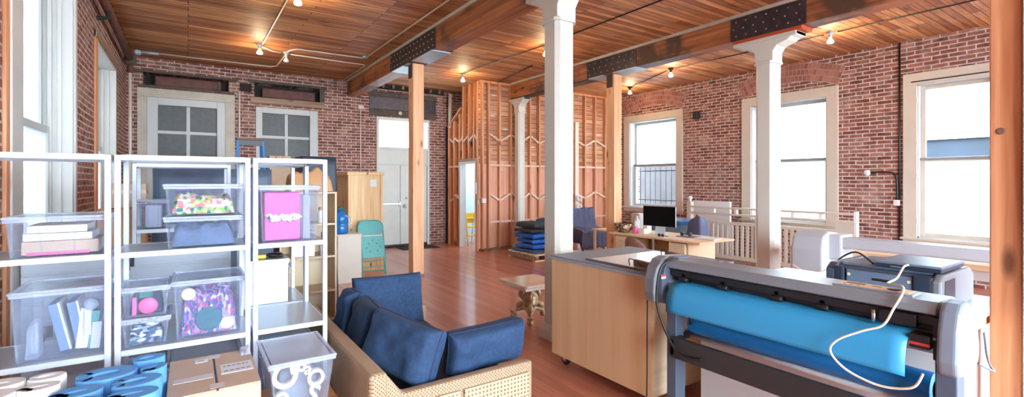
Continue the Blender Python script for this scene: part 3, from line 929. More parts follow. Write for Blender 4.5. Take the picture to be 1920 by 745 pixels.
MB().box((6.53, 6.95, 3.64), (6.77, 9.72, 3.66)).build('steel_flange', M['steel'], b2)
MB().box((6.51, 3.02, 3.61), (6.79, 3.95, 3.66)).build('primer_saddle', simple('red oxide primer', lin(176, 72, 36), .6), b2)

def post(n, x, y, z1, w, label, mat='post', notch=True):
    s = ST('post_%d' % n, label)
    MB().box((x - w / 2, y - w / 2, .002), (x + w / 2, y + w / 2, z1)).build('timber', M[mat], s, bevel=.008)
    if notch:
        MB().box((x - w / 2 - .006, y - .06, z1 - .24), (x - w / 2, y + .09, z1)).build('steel_strap', M['steel'], s)
    MB().box((x - w / 2 - .004, y - w / 2 - .004, 0), (x + w / 2 + .004, y + w / 2 + .004, .07)).build('shoe', M['oldwood'], s)
    return s
post(1, 3.24, 7.74, 3.645, .2, 'fresh fir post under the plated joint of the beam, mid floor')
post(2, 6.65, 6.42, 3.645, .2, 'fresh fir post rising just behind the far end of the desk')
s = post(3, 3.695, .655, H, .125, 'reddish fir post with a dark knot at the edge of view', 'postdk', False)
k = MB().lathe([(.014, 0), (.02, .004), (.016, .007), (.006, .004), (.004, .003)], (0, 0, 0), 18, 'x')
k.xf(Matrix.Translation((3.634, .672, 1.92)) @ Matrix.Diagonal((-1, 1, .9, 1))).build('knot', M['brownblk'], s, smooth=True)
struct(MB().box((3.60, .44, 0), (3.75, .585, H)).build('trim_11', M['white'], bevel=.004))

def column(n, x, y, z1, w, label, capw=.8):
    s = ST('column_%d' % n, label)
    def octo(h): 
        c = h * .34
        return [(h, -h + c), (h, h - c), (h - c, h), (-h + c, h), (-h, h - c), (-h, -h + c), (-h + c, -h), (h - c, -h)]
    f = lambda u, v, q: (x + u, y + v, q)
    MB().prism(octo(w / 2), .16, z1 - .32, f).build('shaft', M['colw'], s)
    b = MB().box((x - w * .62, y - w * .62, 0), (x + w * .62, y + w * .62, .1)); b.frus((x, y, .1), (w * 1.24, w * 1.24), (x, y, .16), (w * 1.02, w * 1.02))
    b.build('base', M['colw'], s, bevel=.005)
    MB().prism(octo(w / 2 + .022), z1 - .36, z1 - .33, f).build('astragal', M['colw'], s)
    prof = [(w / 2, -.32), (w / 2, -.2), (w / 2 + .05, -.13), (capw * .36, -.09), (capw * .42, -.055), (capw * .5, -.05), (capw * .5, 0)]
    poly = [(p[0], p[1]) for p in prof] + [(-p[0], p[1]) for p in reversed(prof)]
    MB().prism(poly, -w * .5, w * .5, lambda u, v, q: (x + q, y + u, z1 + v)).build('capital', M['colw'], s, bevel=.006)
    MB().box((x - w * .58, y - capw * .5, z1 - .045), (x + w * .58, y + capw * .5, z1)).build('abacus', M['colw'], s, bevel=.004)
    return s
column(1, 3.24, 3.92, 3.66, .25, 'tall white column behind the plywood workbench')
column(2, 6.65, 3.52, 3.61, .25, 'white column in front of the balustrade and middle brick window', .86)
column(3, 6.65, 9.52, 3.64, .2, 'slim white column against the stud wall by the blankets', .6)

# ------------------------------------------------------------------ ceiling electrics
def lamp(x, y, lit, label, plate='conduit'):
    t = T('ceiling_bulb', label, 'light', (x, y, H - .2), 'bare bulbs on the ceiling')
    MB().lathe([(.055, H), (.055, H - .035), (.03, H - .04), (.024, H - .09)], (x, y, 0), 14).build('socket', M['galv'] if plate == 'conduit' else M[plate], t, smooth=False)
    b = MB().lathe([(.016, H - .085), (.022, H - .11), (.045, H - .145), (.05, H - .165), (.04, H - .18), (.002, H - .188)], (x, y, 0), 16)
    b.build('bulb', M['bulb'] if lit else M['bulboff'], t, smooth=True)
    if lit:
        li = bpy.data.lights.new('bulb_light', 'POINT'); li.energy = 14; li.color = (1, .74, .45); li.shadow_soft_size = .06
        lo = bpy.data.objects.new('bulb_light', li); COL.objects.link(lo); lo.location = (x, y, H - .27)
lamp(1.025, 9.323, 1, 'lit bare bulb on the white conduit over the left far window')
lamp(1.497, 9.66, 0, 'unlit bulb hanging where two white conduits meet, beside the lit one')
lamp(5.032, 9.40, 1, 'lit bulb on black conduit in front of the doorway partition')
lamp(5.205, 6.661, 1, 'lit bulb half hidden behind the tall white column')
lamp(8.423, 6.506, 1, 'lit bulb on the ceiling left of the column by the middle window', 'black')
lamp(9.231, 8.371, 1, 'lit bulb nearest the arched window with the grille', 'black')
lamp(8.485, 3.505, 1, 'lit bulb right of the column with the red primer saddle', 'galv')
lamp(1.133, 6.45, 1, 'lit bulb at the top edge over the shelving')
cz = H - .025
def pipe(pts, r, mat, label, cat='conduit', name='conduit_pipe', group='ceiling conduit'):
    o = MB().tube(pts, r, 8).build(name, M[mat], smooth=True, origin='base')
    return tag(o, label, cat, group)
pipe([(1.10, Y0 + .1, cz), (1.06, 9.2, cz)], .013, 'conduit', 'white ceiling conduit running in line above the lit far bulb')
pipe([(1.07, 9.40, cz), (1.25, 9.62, cz), (1.42, 9.66, cz)], .013, 'conduit', 'short white conduit between the lit and the unlit bulb')
pipe(spline([(1.5, 9.56, cz), (1.52, 9.42, cz), (1.60, 9.25, cz), (1.8, 9.23, cz), (2.77, 9.2, cz)], 4), .013, 'conduit', 'white conduit looping from the unlit bulb to a junction by the beam')
pipe([(2.80, 9.13, cz), (2.82, Y0 + .1, cz)], .013, 'conduit', 'white conduit running along the first beam towards the viewer')
pipe([(1.57, 9.68, cz), (2.95, 9.72, cz), (2.99, 9.80, cz), (2.99, 11.4, cz)], .013, 'conduit', 'white conduit bending to the far wall beside the first beam')
pipe([(-.445, 10.99, cz), (1.42, 10.95, cz), (1.5, 10.8, cz), (1.5, 9.8, cz)], .013, 'conduit', 'white conduit along the far edge of the ceiling to the valve end')
tag(MB().lathe([(.05, -.03), (.06, -.01), (.06, .0)], (2.80, 9.17, H), 12).build('junction_box', M['galv'], origin='base'), 'round junction box where white conduits join by the first beam', 'junction box')
t = T('conduit_fitting', 'bright metal elbow at the end of the far ceiling conduit', 'fitting', (-.7, 11.0, 3.97))
MB().cyl((-.72, 11, cz - .005), (-.45, 11, cz - .005), .024, 12).build('sleeve', M['galv'], t, smooth=True)
MB().lathe([(.03, -.05), (.05, -.03), (.05, .03), (.03, .05)], (-.76, 11, cz - .02), 12, 'x').build('elbow', M['galv'], t)
pipe([(5.10, Y0 + .1, cz), (5.10, 6.6, cz), (4.99, 9.3, cz)], .011, 'black', 'thin black conduit between the two beams')
pipe([(6.1, 9.65, cz), (5.8, 7.85, cz)], .011, 'black', 'short stray black conduit above the partition corner')
pipe([(9.23, 8.28, cz), (9.15, 8.2, cz), (8.45, 6.62, cz)], .011, 'black', 'black conduit from the grille window bulb towards the middle bulb')
pipe([(8.42, 6.4, cz), (8.49, 3.6, cz)], .011, 'black', 'black conduit between the two bulbs of the window bay')
pipe([(8.48, 3.4, cz), (8.44, Y0 + .1, cz)], .011, 'black', 'black conduit running on past the last bulb of the window bay')
# pipes on the walls
tag(MB().cyl((.89, YF - .03, 1.2), (.89, YF - .03, 3.55), .02, 10).build('wall_pipe', M['conduit'], smooth=True, origin='base'), 'white upright pipe between the two dark far windows', 'pipe')
t = T('wall_conduit', 'thin white conduit on far bricks left of the double door', 'conduit', (3.43, YF - .02, 1.5))
MB().cyl((3.43, YF - .016, 1.5), (3.43, YF - .016, 3.38), .013, 8).build('pipe', M['conduit'], t, smooth=True)
MB().box((3.37, YF - .05, 3.38), (3.5, YF, 3.47)).build('box', M['conduit'], t, bevel=.01)
t = T('old_pipe', 'rusty steam pipe with valve high on the left brick wall', 'pipe', (XL + .12, 8.9, 3.7))
MB().cyl((XL + .12, 6.6, 3.86), (XL + .12, 10.7, 3.8), .05, 14).build('pipe', M['rust'], t, smooth=True)
MB().sphere((XL + .12, 10.78, 3.78), .1).build('valve', M['stone'], t, smooth=True)
MB().cyl((XL + .12, 10.78, 3.56), (XL + .12, 10.78, 3.72), .045, 12).build('collar', M['rust'], t, smooth=True)
MB().cyl((XL + .12, 10.78, .9), (XL + .12, 10.78, 3.57), .024, 12).build('riser', M['conduit'], t, smooth=True)
MB().tube([(XL + .02, 7.9, 3.7), (XL + .13, 7.9, 3.72), (XL + .13, 7.9, 3.92)], .03, 10).build('bracket', M['dark'], t)
t = T('wall_light', 'round white lamp on black conduit between the brick windows', 'light', (XR - .05, 3.55, 1.78))
MB().lathe([(.055, 0), (.055, -.02), (.045, -.05), (.02, -.06)], (XR, 3.576, 1.80), 18, 'x').build('lamp', M['porc'], t, smooth=True)
MB().tube(spline([(XR - .015, 3.52, 1.805), (XR - .02, 3.3, 1.81), (XR - .02, 3.17, 1.77), (XR - .02, 3.13, 1.6), (XR - .02, 3.13, 1.32)], 5), .014, 8).build('conduit_arm', M['black'], t, smooth=True)
MB().box((XR - .05, 3.09, 1.23), (XR, 3.18, 1.33)).build('switch_box', M['porc'], t, bevel=.006)
tag(MB().cyl((XR - .016, 3.1, .62), (XR - .016, 3.1, H - .01), .015, 8).build('wall_conduit', M['black'], smooth=True, origin='base'), 'black vertical conduit on bricks beside the right window', 'conduit')
t = T('wall_speaker', 'small dark speaker fixed high on bricks beside the arched window', 'speaker', (XR - .1, 7.0, 3.1))
MB().box((XR - .17, 6.93, 3.12), (XR - .06, 7.05, 3.31)).build('cabinet', M['blackpl'], t, bevel=.012)
MB().box((XR - .06, 7.0, 3.15), (XR - .0, 7.06, 3.29)).build('bracket', M['stone'], t, bevel=.008)
t = T('switch_box', 'white outlet box on the stud beside the doorway', 'outlet', (5.74, YS - .05, 1.13))
MB().box((5.70, YS - .06, 1.14), (5.81, YS - .002, 1.25)).build('box', M['paper'], t, bevel=.006)
MB().box((5.64, YS + .05, 1.1), (5.67, YS + .1, 1.2)).build('side_box', M['galv'], t, bevel=.004)
tag(MB().box((5.62, YS + .12, 1.35), (5.655, YS + .16, 1.62)).build('thermostat_plate', M['paper'], origin='base', bevel=.005), 'narrow white plate on the doorway post above the outlet box', 'plate')  # plain narrow box for a thermostat plate
# yellow ladder-back trolley through the doorway
t = T('yellow_step_stool', 'yellow folding steps standing inside the doorway', 'step stool', (6.14, 11.05, 0))
for sx in (-1, 1):
    MB().bar((6.14 + sx * .16, 10.88, 0), (6.14 + sx * .12, 11.08, .82), .03, .05).build('rail', M['yellow'], t)
    MB().bar((6.14 + sx * .16, 11.28, 0), (6.14 + sx * .12, 11.10, .8), .02, .03).build('rear_leg', M['alu'], t)
for k in range(3):
    MB().box((6.0, 10.90 + k * .055, .22 + k * .22), (6.28, 11.04 + k * .05, .25 + k * .22)).build('step', M['yellow'], t, bevel=.005)
MB().box((6.03, 11.06, .55), (6.25, 11.09, .82)).build('back_plate', M['yellow'], t, bevel=.01)
tag(MB().tube([(5.84, 10.86, .0), (5.87, 10.95, .7), (5.89, 11.0, 1.35)], .014, 8).build('broom_stick', M['black'], smooth=True, origin='base'), 'dark stick leaning in the white doorway beside yellow steps', 'stick')
li = bpy.data.lights.new('stair_room_fill', 'AREA'); li.energy = 45; li.size = .8; li.color = (.9, .96, 1)  # unseen area light added to brighten the room past the doorway
lo = bpy.data.objects.new('stair_room_fill', li); COL.objects.link(lo); lo.location = (6.9, 10.7, 3.05)
# ------------------------------------------------------------------ shelving racks
LV = [1.777, 1.257, .737, .217]
def rack(x0, x1, y0, y1, label, levels=LV):
    t = T('shelving_rack', label, 'shelving rack', ((x0 + x1) / 2, (y0 + y1) / 2, 0), 'white metal shelving racks')
    p = .027
    for x in (x0, x1 - p):
        for y in (y0, y1 - p):
            MB().box((x, y, .0), (x + p, y + p, LV[0] + .012)).build('post', M['rack'], t, bevel=.003)
    for z in levels:
        s = MB().box((x0 + .012, y0 + .012, z + .006), (x1 - .012, y1 - .012, z + .012)).build('shelf', M['tray'], t)
        q = MB()
        q.box((x0 + p, y0, z - .016), (x1 - p, y0 + .014, z + .014)); q.box((x0 + p, y1 - .014, z - .016), (x1 - p, y1, z + .014))
        q.box((x0, y0 + p, z - .016), (x0 + .014, y1 - p, z + .014)); q.box((x1 - .014, y0 + p, z - .016), (x1, y1 - p, z + .014))
        q.build('shelf_rim', M['rack'], s, bevel=.003)
    return t
rack(-.925, -.335, 3.25, 3.70, 'white metal rack against the left wall, with book bin and folder bin')
rack(-.322, .308, 3.25, 3.70, 'middle white metal rack holding the scarf bins and the purple bead bin')
rack(.322, .748, 3.25, 3.86, 'narrow white metal rack beside the sofa with the pink felt bin')
rack(.322, .748, 3.875, 4.42, 'white metal rack directly behind the one with the pink felt bin')
rack(-.36, .30, 4.72, 5.16, 'white metal rack in the second row, half hidden behind the front racks')

# ------------------------------------------------------------------ clear bins
def bin_(x0, x1, y0, y1, z0, z1, label, lid=True, taper=.014, rz=0, name='storage_bin', group='clear plastic bins', clips=True):
    cx, cy = (x0 + x1) / 2, (y0 + y1) / 2
    w, d, h = x1 - x0, y1 - y0, z1 - z0
    t = T(name, label, 'storage bin', (cx, cy, z0), group, world=False, rz=rz)
    th = .004; tp = taper
    def ring(dx, z): 
        a, b = w / 2 - dx, d / 2 - dx
        return [(sx * a, sy * b, z) for sx, sy in ((-1, -1), (1, -1), (1, 1), (-1, 1))]
    zt = h - .016 if lid else h
    vs = ring(tp + .012, 0) + ring(.012, zt) + ring(.012 + th, zt) + ring(tp + .012 + th, th)
    fs = [(0, 3, 2, 1), (12, 13, 14, 15)]
    for k in range(3):
        for i in range(4):
            j = (i + 1) % 4
            fs.append((k * 4 + i, k * 4 + j, k * 4 + 4 + j, k * 4 + 4 + i))
    rb = MB().add(vs, fs)
    # moulded panel lines down the front and back, and the carrying edge
    for sx in (-.17, .17):
        rb.bar((sx * w * .9, -d / 2 + tp + .010, .012), (sx * w, -d / 2 + .010, zt - .02), .005, .003, (0, 1, 0))
        rb.bar((sx * w * .9, d / 2 - tp - .010, .01), (sx * w, d / 2 - .010, zt - .02), .005, .003, (0, 1, 0))
    for sx in (-1, 1):
        for sy in (-1, 1):
            rb.bar((sx * (w / 2 - tp - .013), sy * (d / 2 - tp - .013), .004), (sx * (w / 2 - .012), sy * (d / 2 - .012), zt), .007, .007)
    rb.build('body', M['bin'], t)
    r = MB(); a, b = w / 2, d / 2
    r.box((-a, -b, zt - .014), (a, -b + .012, zt)); r.box((-a, b - .012, zt - .014), (a, b, zt)); r.box((-a, -b + .012, zt - .014), (-a + .012, b - .012, zt)); r.box((a - .012, -b + .012, zt - .014), (a, b - .012, zt))
    r.build('rim', M['binrim'], t, bevel=.003)
    if lid:
        l = MB().box((-a + .02, -b + .02, zt + .006), (a - .02, b - .02, zt + .010)).build('lid', M['binlid'], t)
        q = MB(); a2, b2 = a + .004, b + .004
        q.box((-a2, -b2, zt + .001), (a2, -b2 + .016, zt + .015)); q.box((-a2, b2 - .016, zt + .001), (a2, b2, zt + .015)); q.box((-a2, -b2 + .016, zt + .001), (-a2 + .016, b2 - .016, zt + .015)); q.box((a2 - .016, -b2 + .016, zt + .001), (a2, b2 - .016, zt + .015))
        q.build('lid_rim', M['binrim'], l, bevel=.004)
    return t
ZS = .0125                                   # shelf sheet lies this far above its level
z2, z3, z4 = 1.257 + ZS, .737 + ZS, .217 + ZS
bin_(-.745, -.35, 3.287, 3.665, z2, 1.475, 'wide low clear bin holding stacked books on the left rack')
for k, (za, zb, xa, xb, m, lab) in enumerate(((.008, .075, -.69, -.395, 'carton', 'tan board box at the bottom of the left low bin'), (.077, .115, -.685, -.42, 'paper', 'white pad in the middle of the stack in the left low bin'), (.117, .155, -.67, -.44, 'sheet', 'pale book on top of the stack in the left low bin'))):
    tag(MB().box((xa, 3.345, z2 + za), (xb, 3.6, z2 + zb)).build('book', M[m], origin='base', bevel=.003), lab, 'book', 'stacked books in the low bin')
tag(MB().box((-.67, 3.336, z2 + .0065), (-.43, 3.342, z2 + .02)).build('ribbon_strip', M['hotpink'], origin='base'), 'thin pink strip along the bottom of the left book bin', 'ribbon')

bin_(-.725, -.352, 3.287, 3.665, z3, 1.105, 'tall clear bin of folders and a glass globe on the left rack')
def leaning(x, y, z, w, h, t_, rot, m, name, label, cat, group=None):
    o = MB().obox((0, 0, h / 2), (w, t_, h)).build(name, M[m], bevel=.002)
    o.location = (x, y, z); o.rotation_euler = rot
    return tag(o, label, cat, group)
for k, (x, a, m, lab) in enumerate(((-.60, -.2, 'folder', 'blue grey folder leaning furthest left in the tall bin'), (-.535, -.17, 'folder', 'blue grey folder leaning second in the tall bin'))):
    o = MB().box((-.02, -.1, 0), (.016, .1, .25)).build('folder', M[m], bevel=.002)
    MB().box((.0165, -.101, .0), (.026, .1, .252)).build('white_edge', M['paper'], o)
    o.location = (x + .07, 3.47, z3 + .02); o.rotation_euler = (0, a, 0); tag(o, lab, 'folder', 'folders in the tall bin')
leaning(-.468, 3.37, z3 + .02, .05, .21, .012, (0, .12, 0), 'sheet', 'card', 'cream card standing beside the blue folders in the tall bin', 'card')
leaning(-.425, 3.375, z3 + .012, .032, .2, .03, (0, .1, 0), 'teal', 'box_file', 'teal carton standing right of the cream card in the tall bin', 'carton')
t = T('wand_lamp', 'round glass globe on a white printed stem inside the tall bin', 'globe', (-.42, 3.33, z3 + .1))
MB().sphere((-.425, 3.345, z3 + .25), .032).build('globe', M['binrim'], t, smooth=True)
MB().box((-.45, 3.342, z3 + .09), (-.425, 3.356, z3 + .235)).build('stem', M['paper'], t)
leaning(-.412, 3.365, z3 + .012, .04, .14, .02, (0, .08, 0), 'paper', 'white_card', 'white card at the right end of the tall folder bin', 'card')
tag(heap(-.675, 3.335, z3 + .0065, -.625, 3.45, .17, 3, .03, 14, 16).build('glass_trinkets', M['binrim'], smooth=True), 'loose clear trinkets heaped at the left of the folder bin', 'trinkets'); bpy.context.scene.objects['glass_trinkets']['kind'] = 'stuff'

bin_(-.115, .27, 3.287, 3.655, z2, 1.45, 'lower of two stacked clear bins, full of grey blue cloth')
tag(heap(-.078, 3.322, z2 + .0055, .233, 3.615, .11, 5, .045, 24, 10).build('cloth_bundle', M['greyfab'], smooth=True, origin='base'), 'grey blue cloth bundled in the lower stacked bin', 'cloth')
bin_(-.115, .27, 3.287, 3.655, 1.4515, 1.635, 'upper of two stacked clear bins, full of bright fabric scraps')
tag(heap(-.078, 3.322, 1.4575, .233, 3.615, .105, 9, .035, 24, 9).build('fabric_scraps', M['scraps'], smooth=True), 'bright mixed fabric scraps in the upper stacked bin', 'fabric'); bpy.context.scene.objects['fabric_scraps']['kind'] = 'stuff'
tag(heap(-.062, 3.52, 1.585, .03, 3.6, .02, 13, .015, 12, 9).build('purple_cloth', simple('violet cloth', lin(120, 100, 170), .85), smooth=True, origin='base'), 'violet cloth at the back of the scrap bin', 'cloth')

bin_(-.305, -.082, 3.287, 3.575, z3, .905, 'lower of two small clear bins, full of dark leads')
tag(heap(-.268, 3.325, z3 + .0055, -.119, 3.537, .105, 15, .03, 20, 14).build('tangled_leads', M['cables'], smooth=True), 'dark leads and plugs tangled in the lower small bin', 'leads'); bpy.context.scene.objects['tangled_leads']['kind'] = 'stuff'
for k, (x, z, a) in enumerate(((-.17, .115, .1), (-.13, .125, .4), (-.15, .045, -.1))):
    o = MB().box((-.014, -.001, -.006), (.014, .001, .006)).build('cable_tag', M['paper']); o.location = (x, 3.3185, z3 + z); o.rotation_euler = (0, a, 0)
    tag(o, ['white tag at the upper left among the dark leads', 'white tag at the upper right among the dark leads', 'white tag low down among the dark leads'][k], 'tag', 'tags on the leads')
bin_(-.305, -.082, 3.287, 3.575, .9065, 1.075, 'upper of two small clear bins, holding pink things')
tag(heap(-.268, 3.365, .9125, -.119, 3.537, .105, 17, .02, 18, 12).build('dark_cloth', M['navy'], smooth=True, origin='base'), 'dark cloth behind the pink ball in the upper small bin', 'cloth')
tag(MB().sphere((-.185, 3.348, .957), .045, 18, 12, (1, .35, 1)).build('pink_dome', M['hotpink'], smooth=True, origin='base'), 'pink dome in the middle of the upper small bin', 'dome')
tag(MB().box((-.256, 3.335, .912), (-.236, 3.36, 1.01)).build('pink_comb', M['hotpink'], origin='base', bevel=.004), 'narrow pink block at the left of the upper small bin', 'block')
tag(MB().box((-.225, 3.36, 1.0), (-.165, 3.366, 1.04)).build('green_card', simple('dark green card', lin(40, 110, 100), .6), origin='base'), 'dark green card behind the pink dome', 'card')

bin_(-.075, .285, 3.287, 3.655, z3, 1.085, 'large clear bin of purple beads on the middle rack')
tag(heap(-.038, 3.338, z3 + .0055, .248, 3.615, .245, 21, .05, 26, 9).build('bead_strings', M['beads'], smooth=True), 'purple bead strings and ribbons filling the large bin', 'beads'); bpy.context.scene.objects['bead_strings']['kind'] = 'stuff'
o = MB().lathe([(.03, -.008), (.038, 0), (.03, .008), (.018, .006), (.018, -.006)], (.0, 3.322, 1.0), 18, 'y').build('ring_toy', simple('cream and red ring', lin(232, 210, 190), .5, var=.1), smooth=True, origin='base'); tag(o, 'cream ring pressed to the front of the bead bin', 'ring')
tag(MB().sphere((.19, 3.333, z3 + .055), .042, 16, 10, (1, .25, .85)).build('white_ball', M['paper'], smooth=True, origin='base'), 'white ball low on the right of the bead bin', 'ball')
o = MB().sphere((.10, 3.328, z3 + .095), .07, 16, 10, (1, .08, 1)).build('teal_cloth', M['tealcl'], smooth=True, origin='base'); tag(o, 'dark teal cloth bunched in the lower middle of the bead bin', 'cloth')

bin_(.355, .715, 3.287, 3.72, z2, 1.625, 'clear bin of pink felt on the narrow rack beside the sofa')
tag(MB().box((.392, 3.335, z2 + .007), (.60, 3.62, z2 + .31)).build('pink_felt', M['pink'], origin='base', bevel=.012), 'tall block of folded pink felt in the clear bin', 'felt')
for k, (xa, xb, za, zb) in enumerate(((.395, .46, .13, .17), (.46, .53, .135, .18), (.53, .595, .13, .175), (.615, .66, .1, .2))):
    pass
t = T('white_trim_roll', 'white ruffled band laid across the pink felt', 'trim', (.5, 3.30, z2 + .16))
q = MB(); P = []
for i in range(40):
    x = .41 + .185 * i / 39; P.append((x, 3.328 + .003 * math.sin(i * 1.9), z2 + .15 + .012 * math.sin(i * .9)))
q.tube(P, [.018 + .006 * math.sin(i * 1.3) for i in range(40)], 8)
q.build('band', M['paper'], t, smooth=True)
o = MB().box((.617, 3.34, z2 + .007), (.662, 3.6, z2 + .29)).build('frosted_sleeve', M['binrim'], bevel=.004, origin='base'); tag(o, 'frosted sleeve at the right of the pink felt', 'sleeve')
bin_(.36, .71, 3.29, 3.80, z4, .60, 'clear bin low on the narrow rack, mostly hidden', clips=False)
bin_(-.1, .27, 3.29, 3.66, z4, .64, 'clear bin on the bottom of the middle rack behind the carton')
bin_(-.285, -.115, 3.29, 3.66, z4, .60, 'small clear bin on the bottom shelf behind the blue foam')
bin_(-.335, -.13, 4.76, 5.08, z2, 1.50, 'pale clear bin on the second row rack behind the scarf bins')
tag(MB().box((-.285, 4.815, z2 + .006), (-.18, 5.02, z2 + .19)).build('linen_stack', M['slat'], origin='base', bevel=.01), 'pale folded linen filling the second row bin', 'linen')
t = T('white_box', 'white carton with grey lid on the rack behind the pink felt', 'box', (.49, 4.1, z3))
MB().box((.37, 3.92, z3), (.62, 4.30, z3 + .30)).build('body', M['slat'], t, bevel=.004)
MB().box((.362, 3.912, z3 + .285), (.628, 4.308, z3 + .325)).build('lid', M['tray'], t, bevel=.004)
o = MB().box((.40, 3.97, z3 + .326), (.48, 4.03, z3 + .356)).build('tape_measure', M['yellow'], origin='base', bevel=.008); tag(o, 'yellow case lying on the grey lid of the white carton', 'case')
o = MB().tube(spline([(.5, 4.0, z3 + .336), (.56, 3.96, z3 + .338), (.6, 4.05, z3 + .336), (.55, 4.12, z3 + .338), (.5, 4.1, z3 + .336)], 5), .009, 6).build('black_cable', M['black'], smooth=True, origin='base'); tag(o, 'black cable coiled beside the yellow case', 'cable')
o = bin_(.45, .73, 4.45, 4.75, .62, .95, 'clear bin behind the racks seen past the white carton'); 
t = T('low_trolley', 'low grey cabinet carrying a clear bin behind the racks', 'cabinet', (.58, 4.6, 0))
MB().box((.44, 4.44, .05), (.74, 4.78, .60)).build('body', M['slat'], t, bevel=.006); MB().box((.435, 4.435, .6), (.745, 4.785, .619)).build('top', M['tray'], t)
for sx in (.46, .70):
    for sy in (4.48, 4.72): MB().cyl((sx, sy, 0), (sx, sy, .05), .02, 10).build('foot', M['black'], t)
tag(MB().sphere((.58, 4.56, .70), .07, 16, 10, (1.2, 1, .9)).build('blue_plate', M['folder'], smooth=True, origin='base'), 'round blue grey dish inside the bin behind the racks', 'dish')

# slatwall panel behind the left racks
t = T('slatwall_panel', 'pale grooved slatwall panel standing behind the left racks', 'panel', (-.36, 4.53, 0))
q = MB()
for k in range(11):
    q.box((-.93, 4.50, .02 + k * .1), (.28, 4.525, .105 + k * .1))
q.box((-.93, 4.512, .02), (.28, 4.54, 1.12))
q.build('slats', M['slat'], t, bevel=.004)
for i, (x, z) in enumerate(((-.80, .58), (-.36, 1.02), (-.2, .68), (-.17, .32))):
    h = MB().box((x - .03, 4.488, z), (x + .03, 4.50, z + .08)); h.bar((x, 4.49, z + .06), (x, 4.38, z + .05), .03, .03); h.bar((x, 4.38, z + .05), (x, 4.375, z - .01), .03, .02)
    h.build('bracket', M['steel'], t, bevel=.003)

# low honey-wood bench carrying boxes in front of the racks
t = T('low_wooden_bench', 'low honey-coloured wooden bench under the carton and lettered bin', 'bench', (-.08, 2.82, 0))
MB().box((-.90, 2.42, .36), (.72, 3.22, .40)).build('top', M['orange'], t, bevel=.005)
for x in (-.85, .67):
    for y in (2.47, 3.17):
        MB().box((x - .035, y - .035, 0), (x + .035, y + .035, .36)).build('leg', M['orange'], t, bevel=.004)
# cardboard carton
t = T('cardboard_carton', 'taped brown carton with white label in front of the middle rack', 'carton', (.1, 2.83, .4005))
xa, xb, ya, yb, zt = -.08, .288, 2.565, 3.09, .70
MB().box((xa, ya, .4005), (xb, yb, zt - .008)).build('body', M['carton'], t, bevel=.004)
MB().box((xa, ya, zt - .008), (.107, yb, zt)).build('flap', M['carton'], t, bevel=.003)
MB().box((.115, ya, zt - .008), (xb, yb, zt)).build('flap', M['carton'], t, bevel=.003)
MB().box((xa + .02, ya + .17, zt), (.100, ya + .23, zt + .0015)).build('tape', M['tape'], t)
MB().box((.083, ya + .02, zt + .0005), (.141, ya + .08, zt + .0015)).build('tape', M['tape'], t); MB().box((.083, yb - .07, zt + .0005), (.141, yb - .01, zt + .0015)).build('tape', M['tape'], t)
l = MB().box((.135, 2.75, zt), (.275, 2.89, zt + .002)).build('label', M['paper'], t)
q = MB()
for r, y in enumerate((2.855, 2.785)):
    x = .148
    while x < .25:
        w = rnd.uniform(.008, .02); q.box((x, y - .006, zt + .002), (min(x + w, .265), y + .006, zt + .0026)); x += w + .006
q.build('print', M['ink'], l)
l = MB().box((.03, 2.99, zt), (.085, 3.04, zt + .002)).build('label', M['paper'], t)
MB().box((.04, 3.01, zt + .002), (.07, 3.02, zt + .0026)).build('print', M['ink'], l)
MB().box((.1075, 2.62, zt - .004), (.1145, 3.03, zt - .001)).build('seam', M['black'], t)
tag(heap(.235, 2.97, .7025, .285, 3.085, .018, 31, .02, 10, 30).build('bubble_wrap', M['binrim'], smooth=True, origin='base'), 'crumpled clear wrap at the corner of the taped carton', 'wrap')
# lettered bin
bin_(.335, .667, 2.70, 3.17, .4005, .715, 'clear lidded bin full of white foam letters beside the sofa', taper=.035)
def fletter(ch, x, y, z, size, rot, label):
    o = letter(ch, size, .03).build('foam_letter', M['foamw'])
    o.rotation_euler = rot; o.location = (x, y, z)
    tag(o, label, 'letter', 'white foam letters in the clear bin')
fletter('C', .43, 2.80, .60, .17, (R(90), R(-75), 0), 'large white foam C behind the front of the lettered bin')
fletter('B', .485, 2.792, .645, .11, (R(90), R(90), 0), 'white foam B lying sideways under the lid of the lettered bin')
fletter('a', .54, 2.792, .63, .09, (R(90), R(10), 0), 'small white foam a right of the B in the lettered bin')
fletter('O', .575, 2.790, .575, .12, (R(90), R(90), 0), 'white foam O at the right of the lettered bin')
fletter('o', .42, 2.796, .5, .13, (R(90), R(85), 0), 'white foam o below the C in the lettered bin')
fletter('S', .565, 2.796, .48, .14, (R(90), R(20), 0), 'white foam S below the O in the lettered bin')
tag(heap(.392, 2.835, .406, .61, 3.11, .20, 41, .05, 20, 8).build('foam_offcuts', M['bl4'], smooth=True), 'grey foam pieces packed behind the white letters', 'foam'); bpy.context.scene.objects['foam_offcuts']['kind'] = 'stuff'
